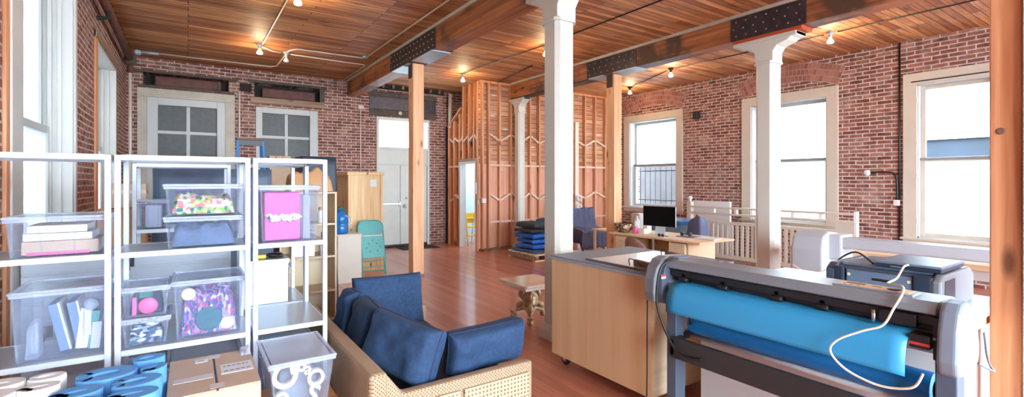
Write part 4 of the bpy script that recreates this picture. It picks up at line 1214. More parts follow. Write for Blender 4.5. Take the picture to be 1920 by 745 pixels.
# blue and white foam letters standing on the bench
def epath(s):
    p = [(s * math.cos(R(a)) * .5, s * math.sin(R(a)) * .36) for a in range(-150, 151, 15)]
    return p
def curl(s):
    p = [(-.5 * s, -.05 * s)] + [(s * .5 * math.cos(R(a)), s * .3 * math.sin(R(a))) for a in range(185, -151, -14)]
    return p
def foam(x, y, z, s, a, h, m, label, group, kind=0):
    path = epath(s) if kind == 0 else curl(s)
    w = s * .40
    o = MB().band(path, w, 0, h)
    for q in (path[0], path[-1]):
        o.lathe([(w / 2, 0), (w / 2, h)], (q[0], q[1], 0), 14)
    o = o.build('foam_numeral', M[m], smooth=False, bevel=.006)
    o.location = (x, y, z); o.rotation_euler = (0, 0, a)
    tag(o, label, 'foam numeral', group)
G1 = 'thick blue foam numerals'
for (x, y, s, a, k, lab) in ((-.37, 2.515, .13, .1, 0, 'blue foam curl nearest the viewer in the left of the heap'), (-.19, 2.515, .125, .05, 1, 'blue foam curl nearest the viewer in the right of the heap'), (-.385, 2.665, .125, .1, 1, 'blue foam curl second from the viewer at the left edge of the heap'), (-.19, 2.675, .135, .1, 0, 'blue foam curl second from the viewer, beside the carton'), (-.31, 2.845, .165, .1, 0, 'largest blue foam curl, at the back of the heap before the rack post'), (-.135, 2.82, .085, .9, 1, 'small blue foam curl at the right edge of the heap behind the carton front'), (-.165, 2.985, .10, .2, 0, 'blue foam curl at the back right of the heap')):
    foam(x, y, .4005, s, a, .375, 'foamb', lab, G1, k)
for (x, y, s, a, k, lab) in ((-.67, 2.78, .12, .1, 0, 'white foam curl at the front left of the pale heap'), (-.52, 2.79, .095, .1, 1, 'white foam curl at the front right of the pale heap'), (-.67, 2.925, .12, -.1, 1, 'white foam curl at the back left of the pale heap'), (-.52, 2.92, .095, 0, 0, 'white foam curl at the back right of the pale heap')):
    foam(x, y, .4005, s, a, .385, 'foamw', lab, 'thick white foam numerals', k)

# ------------------------------------------------------------------ things behind the racks
t = T('tarp_covered_stack', 'tall stack under a dark blue grey tarp behind the racks', 'covered stack', (.22, 5.85, 0))
def cloth_block(x0, x1, y0, y1, z1, seed, mat, t, flare=.03, name='tarp', zbot=.0):
    q = MB(); vs = []; nu, nv = 64, 16
    per = [(x0, y0), (x1, y0), (x1, y1), (x0, y1)]
    for j in range(nv + 1):
        v = j / nv
        for i in range(nu):
            f = i / nu * 4; k = int(f); fr = f - k
            a, b = per[k % 4], per[(k + 1) % 4]
            x = a[0] + (b[0] - a[0]) * fr; y = a[1] + (b[1] - a[1]) * fr
            cx, cy = (x0 + x1) / 2, (y0 + y1) / 2
            wv = flare * v * (1 + math.sin(i * 1.35 + seed) * 1.0) + noise.noise(Vector((i * .3 + seed, v * 3, 0))) * .02
            d = Vector((x - cx, y - cy)).normalized()
            vs.append((x + d.x * wv, y + d.y * wv, z1 - v * (z1 - zbot - .004) + (noise.noise(Vector((i * .2, seed, 0))) * .02 if 0 < j < nv else 0)))
    fs = []
    for j in range(nv):
        for i in range(nu):
            k = (i + 1) % nu
            fs.append((j * nu + i, j * nu + k, (j + 1) * nu + k, (j + 1) * nu + i))
    fs.append(tuple(range(nu)))
    fs.append(tuple(nv * nu + i for i in reversed(range(nu))))
    q.add(vs, fs)
    return q.build(name, M[mat], t, smooth=True)
cloth_block(-.27, .72, 5.55, 6.2, 1.77, 3, 'tarp', t)
t = T('black_covered_box', 'tall load under a black tarp beside the plywood crate', 'covered stack', (1.32, 6.4, 0))
cloth_block(1.12, 1.52, 6.15, 6.6, 1.95, 8, 'tarpk', t)
t = T('wooden_bookcase', 'tan wooden shelf unit beyond the racks, holding bottles', 'shelf unit', (1.1, 5.75, 0))
for x in (.80, 1.365): MB().box((x, 5.58, 0), (x + .022, 5.98, 1.53)).build('side_panel', M['tan'], t, bevel=.002)
for z in (.06, .42, .80, 1.16, 1.51): MB().box((.822, 5.58, z), (1.365, 5.98, z + .02)).build('shelf', M['tan'], t)
MB().box((.822, 5.965, .02), (1.365, 5.98, 1.51)).build('back_panel', M['maplep'], t)
tag(MB().box((.95, 5.62, .8205), (1.16, 5.9, 1.1)).build('white_carton', M['paper'], origin='base', bevel=.005), 'white carton on the tan shelf unit', 'carton')
t = T('spray_bottle', 'white bottle with blue cap on the tan shelf unit', 'bottle', (1.26, 5.65, .8205))
MB().lathe([(.04, .8205), (.042, .98), (.02, 1.02)], (1.26, 5.65, 0), 16).build('body', M['paper'], t, smooth=True); MB().lathe([(.026, 1.02), (.026, 1.08), (.02, 1.085)], (1.26, 5.65, 0), 14).build('cap', M['jug'], t, smooth=True)
t = T('white_jar', 'white jar with orange band standing high on the tan shelf unit', 'jar', (1.24, 5.66, 1.1805))
MB().lathe([(.045, 1.1805), (.048, 1.30), (.03, 1.33)], (1.24, 5.66, 0), 16).build('body', M['paper'], t, smooth=True); MB().lathe([(.034, 1.33), (.034, 1.36)], (1.24, 5.66, 0), 14).build('lid', M['cartond'], t)
t = T('paper_sack', 'crumpled brown paper sack on top of the tan shelf unit', 'paper sack', (1.1, 5.78, 1.5305))
heap(.90, 5.62, 1.5305, 1.36, 5.95, .19, 51, .09, 20, 7).build('sack', M['cartond'], t, smooth=True)
t = T('step_ladder', 'blue step ladder whose top rises behind the racks', 'ladder', (.86, 9.1, 0))
for sx in (-1, 1):
    MB().bar((.86 + sx * .28, 8.85, 0), (.86 + sx * .17, 9.08, 2.33), .035, .075).build('rail', M['ladblue'], t, bevel=.004)
    MB().bar((.86 + sx * .27, 9.65, 0), (.86 + sx * .16, 9.16, 2.3), .03, .05).build('rear_rail', M['ladblue'], t)
for k in range(7):
    f = (k + 1) / 8.2
    MB().box((.86 - .26 + .1 * f, 8.83 + .23 * f, 2.3 * f), (.86 + .26 - .1 * f, 8.93 + .23 * f, 2.3 * f + .03)).build('step', M['alu'], t)
MB().box((.66, 9.02, 2.33), (1.06, 9.24, 2.37)).build('top_cap', M['brownblk'], t, bevel=.008)
MB().box((.69, 9.04, 2.24), (1.03, 9.07, 2.33)).build('head_plate', M['black'], t)
t = T('tall_carton', 'tall brown carton standing before the second dark far window', 'carton', (1.32, 9.1, 0))
MB().box((1.13, 8.95, 0), (1.46, 9.3, 2.08)).build('body', M['carton'], t, bevel=.006)
MB().box((1.21, 8.948, 1.98), (1.25, 9.3, 2.082)).box((1.32, 8.948, 1.98), (1.35, 9.3, 2.082)).build('tape', M['cartond'], t)
t = T('carton', 'brown carton stacked on another behind the left racks', 'carton', (-.42, 5.30, 1.425))
MB().box((-.56, 5.17, 1.425), (-.30, 5.43, 1.63)).build('body', M['carton'], t, bevel=.005)
MB().box((-.561, 5.168, 1.545), (-.299, 5.43, 1.575)).build('tape', M['tape'], t)
t = T('carton', 'tall brown carton carrying another behind the left racks', 'carton', (-.45, 5.30, 0))
MB().box((-.62, 5.16, 0), (-.30, 5.44, 1.42)).build('body', M['cartond'], t, bevel=.005); MB().box((-.621, 5.28, .9), (-.299, 5.31, 1.421)).build('tape', M['tape'], t)
t = T('plywood_crate', 'tall knotty pine crate standing left of the double door', 'crate', (2.73, 9.3, 0))
x0, x1, ya, yb = 2.38, 3.02, 8.78, 9.75
MB().box((x0 + .03, ya + .02, .06), (x1 - .03, yb, 1.76)).build('panel', M['pine'], t)
for x in (x0, x1 - .05): MB().box((x, ya, 0), (x + .05, ya + .03, 1.815)).build('batten', M['pine'], t, bevel=.003)
MB().box((x0 - .02, ya - .01, 1.76), (x1 + .02, yb, 1.815)).build('top_batten', M['pine'], t, bevel=.004); MB().box((x0 + .05, ya, .0), (x1 - .05, ya + .03, .08)).build('bottom_batten', M['pine'], t)
MB().box((x0, ya + .03, .02), (x0 + .03, ya + .1, 1.76)).build('side_batten', M['pine'], t)
MB().box((2.78, ya + .016, 1.55), (2.90, ya + .02, 1.68)).build('paper_note', M['paper'], t)
t = T('filing_cabinet', 'plain beige cabinet left of the teal chair with a blue jug on it', 'cabinet', (2.15, 8.1, 0))
MB().box((1.98, 7.92, .0), (2.36, 8.4, .765)).build('body', M['beige'], t, bevel=.006); MB().box((1.97, 7.91, .765), (2.37, 8.41, .79)).build('top', M['beige'], t, bevel=.004)
t = T('water_jug', 'blue plastic water jug on the beige cabinet', 'jug', (2.08, 8.12, .7905))
MB().lathe([(.10, .7905), (.115, .82), (.118, .93), (.105, .945), (.118, .96), (.118, 1.06), (.09, 1.13), (.04, 1.16), (.035, 1.2)], (2.08, 8.12, 0), 20).build('body', M['jug'], t, smooth=True)
MB().lathe([(.05, 1.17), (.055, 1.2), (.05, 1.225)], (2.08, 8.12, 0), 14).build('cap', M['tealcl'], t, smooth=True)
MB().tube(spline([(2.13, 8.03, 1.08), (2.19, 7.98, 1.05), (2.21, 7.97, .95), (2.18, 7.98, .86)], 5), .012, 8).build('handle', M['binrim'], t, smooth=True)

# teal folded metal chair
t = T('folding_chair', 'folded teal metal chair leaning on the pine crate', 'folding chair', (2.70, 8.33, 0), world=False)
t.rotation_euler = (-.26, 0, R(-4))
def U(w, h, r, y):
    p = [(-w / 2, y, 0)] + [(-w / 2 + r + r * math.cos(R(a)), y, h - r + r * math.sin(R(a))) for a in range(180, 89, -15)]
    return p + [(-q[0], q[1], q[2]) for q in reversed(p)]
MB().tube(U(.44, .98, .12, .03), .0125, 8).build('back_frame', M['teal'], t, smooth=True)
for sx in (-1, 1):
    MB().tube([(sx * .195, -.02, .0), (sx * .19, -.02, .62)], .0115, 8).build('front_leg', M['teal'], t, smooth=True)
bp = [(x, z) for x, z in rrect(.42, .27, .11, 6)]
MB().prism(bp, .018, .030, lambda u, v, h: (u, h, .83 + v)).build('backrest', M['teal'], t)
MB().tube([(-.2, .01, .70), (.2, .01, .70)], .014, 8).build('hinge_bar', M['paper'], t, smooth=True)
st = MB().prism(rrect(.39, .38, .05, 5), -.045, -.03, lambda u, v, h: (u, h, .49 + v)).build('seat', M['teal'], t, bevel=.004)
q = MB()
for x, z in ((0, .12), (-.06, .06), (.07, .06), (-.11, -.01), (.13, .0), (-.05, -.08), (.08, -.07)):
    q.cyl((x, -.046, .49 + z), (x, -.044, .49 + z), .011, 10)
q.build('rivet_holes', M['tealdk'], st)
for z in (.08, .15, .25): MB().tube([(-.19, .0 if z > .1 else -.02, z), (.19, .0 if z > .1 else -.02, z)], .008, 8).build('stretcher', M['teal'], t, smooth=True)
# ------------------------------------------------------------------ sofa
t = T('wicker_sofa', 'woven rattan sofa with navy seat beside the shelving racks', 'sofa', (1.3, 3.3, 0))
sx0, sx1, sy0, sy1 = .775, 1.83, 2.46, 4.16
ZB, ZA = .64, .50
MB().box((sx0, sy0, .05), (sx0 + .10, sy1, ZB)).build('back_panel', M['wicker'], t, bevel=.025, seg=3)
MB().prism([(sx0 + .06, .05), (sx1, .05), (sx1, ZA), (sx0 + .19, ZA), (sx0 + .10, ZB - .02), (sx0 + .06, ZB - .02)], sy0 + .018, sy0 + .09, lambda u, v, h: (u, h, v)).build('near_arm', M['wicker'], t, bevel=.016, seg=3)
MB().box((sx0 + .17, sy0, .10), (1.30, sy0 + .02, ZA - .06)).box((1.33, sy0, .10), (sx1 - .04, sy0 + .02, ZA - .06)).build('cane_inset', M['cane'], t)
MB().box((sx0 + .1, sy1 - .09, .05), (sx1 - .02, sy1, ZA + .02)).build('far_arm', M['wicker'], t, bevel=.02, seg=3)
MB().box((sx0 + .1, sy0 + .09, .10), (sx1 - .04, sy1 - .09, .27)).build('seat_frame', M['wicker'], t, bevel=.01)
for x in (sx0 + .06, sx1 - .06):
    for y in (sy0 + .06, sy1 - .06): MB().box((x - .03, y - .03, 0), (x + .03, y + .03, .06)).build('foot', M['brownblk'], t)
def slab(x0, x1, y0, y1, z0, z1, m, nm, lab, grp):
    o = cushion(x1 - x0, y1 - y0, z1 - z0, 3, 20, .004, .18)
    o.xf(Matrix.Translation(((x0 + x1) / 2, y0, (z0 + z1) / 2)) @ Matrix.Rotation(R(90), 4, 'X') @ Matrix.Diagonal((1, 1, -1, 1)))
    o = o.build(nm, M[m], smooth=True, origin='base'); return tag(o, lab, 'cushion', grp)
for k, (a, b, lab) in enumerate(((2.56, 3.31, 'navy seat cushion on the near half of the rattan sofa'), (3.315, 4.06, 'navy seat cushion on the far half of the rattan sofa'))):
    slab(sx0 + .12, sx1 - .06, a, b, .285, .425, 'navy', 'seat_cushion', lab, 'sofa seat cushions')
def pillow(x, y, z, w, h, th, yaw, lean, seed, lab, m='denim', roll=0):
    o = cushion(w, h, th, seed, 30, .015, .28).build('back_cushion', M[m], smooth=True)
    MB_p = piping(w, h, .006).build('piping', M['navy'], o, smooth=True)
    o.location = (x, y, z); o.rotation_mode = 'XYZ'
    o.matrix_basis = Matrix.Translation((x, y, z)) @ Matrix.Rotation(yaw, 4, 'Z') @ Matrix.Rotation(lean, 4, 'X') @ Matrix.Rotation(roll, 4, 'Y')
    return tag(o, lab, 'cushion', 'loose navy sofa cushions')
pillow(1.05, 2.84, .465, .54, .34, .22, R(-66), R(-16), 1, 'fat navy cushion nearest the viewer against the sofa back', roll=R(7))
pillow(1.00, 3.42, .447, .48, .35, .18, R(-98), R(-18), 12, 'navy cushion second from the viewer against the sofa back', roll=R(-2))
pillow(1.00, 3.80, .447, .20, .36, .16, R(-88), R(-14), 23, 'navy cushion at the far corner of the sofa back')
pillow(1.40, 3.90, .447, .58, .41, .17, R(-5), R(-14), 34, 'navy cushion leaning on the far arm of the sofa, facing the viewer')
pillow(1.615, 2.73, .447, .58, .26, .19, R(4), R(9), 45, 'long navy cushion along the near arm of the sofa')

# ------------------------------------------------------------------ workbench
t = T('rolling_workbench', 'large plywood workbench on red castors with grey cloth top', 'workbench', (3.23, 2.83, 0))
bx0, bx1, by0, by1 = 2.73, 3.74, 2.275, 3.40
MB().box((bx0, by0, .11), (bx0 + .018, by1, .965)).build('side_panel', M['ply'], t)
MB().box((bx1 - .018, by0, .11), (bx1, by1, .965)).build('side_panel', M['ply'], t)
MB().box((bx0 + .018, by0, .11), (bx1 - .018, by0 + .018, .965)).build('end_panel', M['plyedge'], t)
MB().box((bx0 + .018, by1 - .018, .11), (bx1 - .018, by1, .965)).build('end_panel', M['plyedge'], t)
MB().box((bx0, by0, .10), (bx1, by1, .11)).build('bottom_panel', M['ply'], t)
MB().box((bx0 - .012, by0 - .005, .965), (bx1 + .012, by1 + .012, .983)).build('cloth_top', M['bench'], t, bevel=.004)
MB().box((bx0 - .014, by0 - .006, .955), (bx0 - .004, by1 + .012, .972)).build('edge_strip', M['galv'], t)
for x in (bx0 + .09, bx1 - .09):
    for y in (by0 + .09, by1 - .09):
        c = MB().lathe([(.02, -.018), (.045, -.016), (.05, 0), (.045, .016), (.02, .018)], (x, y, .05), 18, 'x').build('castor', M['black'], t, smooth=True)
        MB().lathe([(.025, -.021), (.03, 0), (.025, .021)], (x, y, .05), 14, 'x').build('wheel_hub', M['redtag'], c, smooth=True)
        MB().box((x - .03, y - .02, .088), (x + .03, y + .02, .10)).box((x - .03, y - .012, .045), (x - .024, y + .012, .09)).box((x + .024, y - .012, .045), (x + .03, y + .012, .09)).build('castor_fork', M['galv'], c)
t = T('acrylic_sheet', 'clear sheet with painted white reflection on the grey workbench top', 'sheet', (3.2, 2.68, .984))
MB().box((2.80, 2.32, .9835), (3.66, 3.02, .989)).build('panel', M['acryl'], t)  # window reflection in the clear sheet put into its whitish colour
MB().box((2.79, 2.31, .989), (3.67, 2.335, .996)).box((2.79, 2.33, .989), (2.815, 3.02, .996)).build('edge_strip', M['plblue'], t)
for (x, y, a, lab) in ((2.90, 2.50, R(80), 'brown squeegee block nearer the bench edge on the acrylic sheet'), (3.48, 2.66, R(80), 'brown squeegee block at the far side of the acrylic sheet')):
    s = T('squeegee', lab, 'squeegee', (x, y, .99), 'squeegees on the sheet', world=False, rz=a)
    MB().box((-.09, -.02, 0), (.09, .02, .045)).build('block', M['brownblk'], s, bevel=.004)
    MB().tube(spline([(-.03, .03, .004), (-.01, .07, .05), (.05, .09, .06), (.08, .06, .004)], 5), .004, 6).build('wire_loop', M['black'], s, smooth=True)

# ------------------------------------------------------------------ side table
t = T('ornate_side_table', 'low travertine-topped table on a carved gilt base', 'side table', (3.36, 4.60, 0))
MB().box((3.09, 4.33, .445), (3.63, 4.87, .48)).build('top', M['traver'], t, bevel=.005)
MB().box((3.13, 4.37, .405), (3.59, 4.83, .445)).build('apron', M['traver'], t, bevel=.004)
cx, cy = 3.36, 4.60
MB().lathe([(.07, .40), (.09, .385), (.05, .37), (.045, .34), (.085, .31), (.10, .27), (.085, .22), (.10, .2), (.06, .18), (.05, .12)], (cx, cy, 0), 20).build('urn', M['brass'], t, smooth=True)
for k in range(3):
    a = R(235 + 120 * k); d = Vector((math.cos(a), math.sin(a), 0))
    pts = [Vector((cx, cy, .2)) + d * .05, Vector((cx, cy, .21)) + d * .10, Vector((cx, cy, .15)) + d * .16, Vector((cx, cy, .07)) + d * .18, Vector((cx, cy, .035)) + d * .215, Vector((cx, cy, .05)) + d * .25, Vector((cx, cy, .085)) + d * .24]
    MB().tube(spline(pts, 5), [.028 + .014 * math.sin(i * .9) for i in range(31)], 10).build('scroll_foot', M['brass'], t, smooth=True)
    pts = [Vector((cx, cy, .37)) + d * .06, Vector((cx, cy, .35)) + d * .11, Vector((cx, cy, .29)) + d * .13, Vector((cx, cy, .24)) + d * .1]
    MB().tube(spline(pts, 4), [.02, .022, .025, .022, .02, .024, .028, .03, .03, .026, .02, .016, .012], 8).build('leaf_scroll', M['brass'], t, smooth=True)
for k in range(3):
    a0, a1 = R(235 + 120 * k), R(355 + 120 * k)
    p0 = (cx + .18 * math.cos(a0), cy + .18 * math.sin(a0), .10); p1 = (cx + .18 * math.cos(a1), cy + .18 * math.sin(a1), .10)
    mid = ((p0[0] + p1[0]) / 2 * .7 + cx * .3, (p0[1] + p1[1]) / 2 * .7 + cy * .3, .15)
    MB().tube(spline([p0, mid, p1], 6), .022, 8).build('garland', M['brass'], t, smooth=True)

# ------------------------------------------------------------------ vinyl cutter on its stand
t = T('vinyl_cutter', 'silver vinyl cutter on a stand with cyan vinyl hanging over the front', 'vinyl cutter', (2.78, 1.39, 0)); t_cut = t
ya, yb = .69, 2.10
ex = lambda u, v, h: (u, h, v)
MB().prism([(2.655, 1.075), (2.665, 1.105), (2.70, 1.122), (2.92, 1.118), (2.955, 1.09), (2.955, 1.06), (2.70, 1.06)], ya, yb, ex).build('top_cover', M['plgrey'], t, bevel=.004)
MB().box((2.72, ya, .995), (2.95, yb, 1.06)).build('carriage_bay', M['black'], t)
MB().box((2.69, ya, 1.02), (2.725, yb, 1.06)).build('carriage_rail', M['blackpl'], t, bevel=.003)
MB().prism([(2.655, .975), (2.69, .985), (2.95, .985), (2.95, .90), (2.72, .89), (2.68, .92)], ya, yb, ex).build('platen', M['galv'], t)
for y in (1.98, 1.70, 1.38, 1.15):
    r = MB().lathe([(.012, -.03), (.018, -.026), (.018, .026), (.012, .03)], (2.695, y, 1.003), 14, 'y').build('pinch_roller', M['black'], t, smooth=True)
    MB().box((2.69, y - .012, 1.012), (2.73, y + .012, 1.04)).build('roller_arm', M['blackpl'], r)
for y in (1.80, 1.52, 1.28):
    MB().box((2.6935, y - .025, 1.032), (2.6945, y + .025, 1.042)).build('rail_badge', M['paper'], t)
c = MB().box((2.665, .76, 1.0), (2.76, .90, 1.058)).build('tool_carriage', M['blackpl'], t, bevel=.006)
MB().cyl((2.655, .915, .985), (2.655, .915, 1.05), .009, 10).build('blade_holder', M['chrome'], c, smooth=True)
# vinyl sheet over the front of the platen
def vin(u, v):
    y = .775 + (2.035 - .775) * u
    prof = [(2.76, .988), (2.70, .9885), (2.655, .982), (2.615, .955), (2.592, .91), (2.583, .86), (2.58, .80)]
    f = v * (len(prof) - 1); k = min(int(f), len(prof) - 2); fr = f - k
    return (prof[k][0] + (prof[k + 1][0] - prof[k][0]) * fr, y, prof[k][1] + (prof[k + 1][1] - prof[k][1]) * fr)
o = drape(vin, 20, 18).build('vinyl_sheet', M['vinyl'], t, smooth=True); md = o.modifiers.new('solid', 'SOLIDIFY'); md.thickness = .002
# end housings
lp = [(2.59, .84), (2.575, .90), (2.58, .99), (2.61, 1.07), (2.66, 1.12), (2.72, 1.135), (2.93, 1.125), (2.98, 1.08), (2.98, .88), (2.92, .835), (2.70, .825), (2.63, .825)]
MB().prism(lp, 2.125, 2.215, ex).build('left_housing', M['plgrey'], t, bevel=.014, seg=3)
MB().prism([(p[0] + (.03 if p[0] < 2.8 else -.03), p[1]) for p in lp], 2.085, 2.125, ex).build('left_inner_cheek', M['plblue'], t, bevel=.003)
q = MB().box((2.6, 2.083, 1.0), (2.645, 2.0845, 1.03)).build('warning_label', M['paper'], t); MB().box((2.602, 2.0822, 1.015), (2.643, 2.083, 1.03)).build('red_band', M['redtag'], q)
rp_ = [(2.60, .84), (2.585, .90), (2.60, 1.02), (2.63, 1.10), (2.67, 1.135), (2.74, 1.14), (2.80, 1.11), (2.87, 1.02), (2.90, .93), (2.89, .87), (2.85, .835), (2.70, .825)]
rh = MB().prism(rp_, .60, .675, ex).build('right_housing', M['plcap'], t, bevel=.02, seg=4)
MB().box((2.66, .675, .88), (2.90, .70, 1.06)).build('right_inner_cheek', M['blackpl'], t)
MB().box((2.62, .70, .925), (2.70, .772, .985)).build('end_platen', M['blackpl'], t, bevel=.006)
MB().box((2.617, .70, .94), (2.6185, .772, .952)).build('red_line', M['redtag'], t)
# control panel
cp = MB().obox((2.79, .955, 1.124), (.12, .33, .012)).build('panel_bezel', M['plcap'], t, bevel=.004)
p2 = MB().box((2.742, .81, 1.130), (2.838, 1.10, 1.1325)).build('panel_face', M['tanpanel'], cp)
MB().box((2.79, 1.0, 1.1325), (2.815, 1.08, 1.134)).build('display', M['black'], p2)
MB().box((2.79, .93, 1.1325), (2.80, .97, 1.134)).build('badge', M['brownblk'], p2)
MB().lathe([(.03, 1.1325), (.03, 1.136), (.012, 1.137)], (2.79, .875, 0), 18).build('key_ring', M['black'], p2, smooth=True)
for y in (1.075, 1.045, 1.015): MB().lathe([(.006, 1.1325), (.005, 1.1345)], (2.758, y, 0), 10).build('key', M['plblue'], p2)
# stand
for y, nm in ((2.03, 'leg'), (.625, 'leg')):
    MB().box((2.68, y, .05), (2.78, y + .075, .89)).build(nm, M['plblue'], t, bevel=.006)
    MB().box((2.45, y + .005, .03), (2.98, y + .07, .06)).build('foot', M['plblue'], t, bevel=.006)
    for x in (2.48, 2.95): MB().lathe([(.012, -.01), (.018, 0), (.012, .01)], (x, y + .037, .018), 12, 'y').build('castor', M['black'], t, smooth=True)
MB().box((2.60, .74, .505), (2.635, 2.015, .64)).build('stretcher', M['charc'], t, bevel=.006)
for y in (1.985, .70): MB().box((2.60, y, .52), (2.72, y + .04, .625)).build('stretcher_bracket', M['black'], t, bevel=.004)
MB().cyl((2.84, .72, .60), (2.84, 2.04, .60), .014, 12).build('roll_bar', M['paper'], t, smooth=True)
MB().cyl((2.885, .72, .60), (2.885, 2.04, .60), .012, 12).build('roll_bar', M['paper'], t, smooth=True)
for y in (.70, 2.03): MB().box((2.76, y + .0, .585), (2.91, y + .02, .64)).build('roll_bracket', M['black'], t)
r = T('vinyl_roll', 'deep blue vinyl roll resting on the bars under the cutter', 'vinyl roll', (2.862, 1.4, .62))
MB().lathe([(.070, -.64), (.074, -.638), (.074, .638), (.070, .64), (.04, .64), (.04, -.64)], (2.862, 1.385, .688), 28, 'y').build('roll', M['vinyldk'], r, smooth=False)
smooth_by_angle(r.children[0])
# cables
MB().tube(spline([(2.74, 2.06, 1.13), (2.60, 2.07, 1.10), (2.555, 2.075, 1.0), (2.55, 2.08, .85), (2.57, 2.04, .70), (2.575, 1.96, .58), (2.58, 1.86, .545), (2.60, 1.78, .56)], 6), .008, 8).build('cable', M['black'], t_cut, smooth=True)
tag(MB().tube(spline([(2.66, 2.25, .92), (2.655, 2.25, .6), (2.66, 2.255, .3), (2.66, 2.26, .01)], 6), .005, 8).build('hanging_cable', M['black'], smooth=True, origin='base'), 'thin black cord hanging down the workbench end panel', 'cord')
tag(MB().cyl((2.76, 1.975, .70), (2.76, 1.975, .76), .013, 10, .008).build('power_plug', M['black'], smooth=True, origin='base'), 'small black plug hanging beside the left stand leg', 'plug')
tag(MB().tube(spline([(3.45, 1.02, 1.165), (3.38, 1.02, 1.16), (3.15, .98, 1.13), (2.93, .95, 1.132), (2.86, .87, 1.142), (2.70, .82, 1.136), (2.635, .83, 1.08), (2.60, .86, 1.0), (2.58, .93, .96), (2.55, 1.02, .90), (2.54, 1.05, .84), (2.56, 1.0, .77), (2.57, .90, .735), (2.58, .82, .735), (2.585, .745, .765), (2.59, .715, .83)], 7), .0055, 8).build('cream_cable', M['cable'], smooth=True, origin='base'), 'cream cable looping from the printer over the vinyl cutter', 'cable')
MB().tube(spline([(2.91, .59, .98), (2.95, .59, .88), (3.0, .59, .82), (3.02, .58, .79), (2.94, .59, .82), (2.87, .60, .85)], 6), .005, 8).build('cable', M['silver'], t_cut, smooth=True)

# ------------------------------------------------------------------ white cabinet with dark printer
t = T('print_cabinet', 'long white drawer cabinet behind the vinyl cutter', 'cabinet', (3.6, 1.4, 0))
MB().box((3.03, .77, .08), (4.25, 2.08, .86)).build('body', M['white'], t)
MB().box((2.99, .73, .86), (4.30, 2.13, .898)).build('top_board', M['maple'], t)
MB().box((2.99, .73, .898), (4.30, 2.13, .901)).build('top_sheet', M['acryl'], t)
MB().box((3.06, .80, 0), (4.2, 2.05, .08)).build('plinth', M['dark'], t)
for y0, y1 in ((.775, .925), (.93, 1.18), (1.185, 1.75), (1.755, 2.075)):
    MB().box((3.012, y0, .565), (3.03, y1, .85)).build('drawer_front', M['beige'], t, bevel=.003)  # warm reflected light on the white fronts put into this beige
MB().box((3.015, .775, .10), (3.03, 2.075, .555)).build('lower_front', M['paper'], t, bevel=.003)
t = T('desktop_printer', 'dark blue-grey wide desktop printer on the white cabinet', 'printer', (3.85, 1.17, .902))
MB().box((3.53, .93, .905), (4.12, 1.42, 1.10)).build('body', M['printer'], t, bevel=.012)
MB().box((3.515, 1.02, .93), (3.53, 1.36, 1.085)).build('front_flap', M['laptop'], t, bevel=.004)
MB().box((3.512, 1.13, 1.035), (3.516, 1.22, 1.05)).build('grip_slot', M['black'], t)
MB().box((3.51, 1.0, .908), (3.53, 1.38, .93)).build('tray_slot', M['black'], t)
for y0, y1 in ((.925, 1.015), (1.37, 1.43)):
    MB().box((3.50, y0, .903), (3.54, y1, 1.10)).build('front_corner', M['printdk'], t, bevel=.012)
MB().prism([(3.50, .903), (4.13, .903), (4.13, 1.07), (4.05, 1.115), (3.56, 1.115), (3.50, 1.08)], .885, .93, ex).build('right_cheek', M['silver'], t, bevel=.012)
MB().box((3.56, .882, .91), (3.74, .886, 1.08)).build('ink_door', M['printdk'], t, bevel=.0015)
MB().prism([(3.50, .903), (4.13, .903), (4.13, 1.07), (4.05, 1.115), (3.56, 1.115), (3.50, 1.08)], 1.42, 1.475, ex).build('left_cheek', M['printer'], t, bevel=.012)
MB().box((3.58, .94, 1.10), (4.05, 1.41, 1.118)).build('top_lid', M['laptop'], t, bevel=.006)
for y in (1.345, 1.035):
    for z in (.965, 1.055): MB().box((3.511, y - .008, z - .008), (3.515, y + .008, z + .008)).build('latch', M['cable'], t)
t = T('flat_scanner', 'flat steel-blue scanner lying on the dark printer', 'scanner', (3.75, 1.1, 1.119))
MB().box((3.56, .90, 1.1185), (3.98, 1.22, 1.143)).build('base', M['printdk'], t, bevel=.005)
MB().box((3.555, .895, 1.143), (3.985, 1.225, 1.157)).build('lid', M['laptop'], t, bevel=.005)
MB().box((3.558, 1.08, 1.126), (3.5605, 1.14, 1.134)).build('badge', M['silver'], t)
tag(MB().tube(spline([(3.60, 1.24, 1.125), (3.66, 1.30, 1.15), (3.74, 1.38, 1.17), (3.80, 1.45, 1.15), (3.76, 1.51, 1.09), (3.70, 1.51, 1.0), (3.62, 1.52, .91)], 6), .006, 8).build('black_cable', M['black'], smooth=True, origin='base'), 'black cable lying over the left top of the dark printer', 'cable')

# ------------------------------------------------------------------ wide white printer and its table
t = T('wide_format_printer', 'long white wide-format printer with bulky end housing before the brick windows', 'large printer', (5.9, 1.8, 0))
MB().box((5.80, .70, .93), (6.04, 2.40, 1.045)).build('body_beam', M['white2'], t, bevel=.02, seg=3)
MB().prism([(5.62, .45), (6.12, .45), (6.12, 1.02), (6.06, 1.07), (5.80, 1.10), (5.68, 1.04), (5.64, .9)], 2.40, 2.74, ex).build('end_housing', M['white2'], t, bevel=.03, seg=3)
MB().box((5.78, 2.28, .80), (6.08, 2.42, 1.07)).build('inner_cheek', M['white2'], t, bevel=.02)
MB().box((5.60, 2.48, .0), (6.14, 2.66, .05)).build('foot', M['silver'], t, bevel=.008); MB().box((5.84, 2.52, .05), (5.94, 2.62, .46)).build('leg', M['silver'], t, bevel=.005)
MB().box((5.60, .75, .0), (6.14, .9, .05)).build('foot', M['silver'], t, bevel=.008); MB().box((5.84, .78, .05), (5.94, .88, .94)).build('leg', M['silver'], t, bevel=.005)
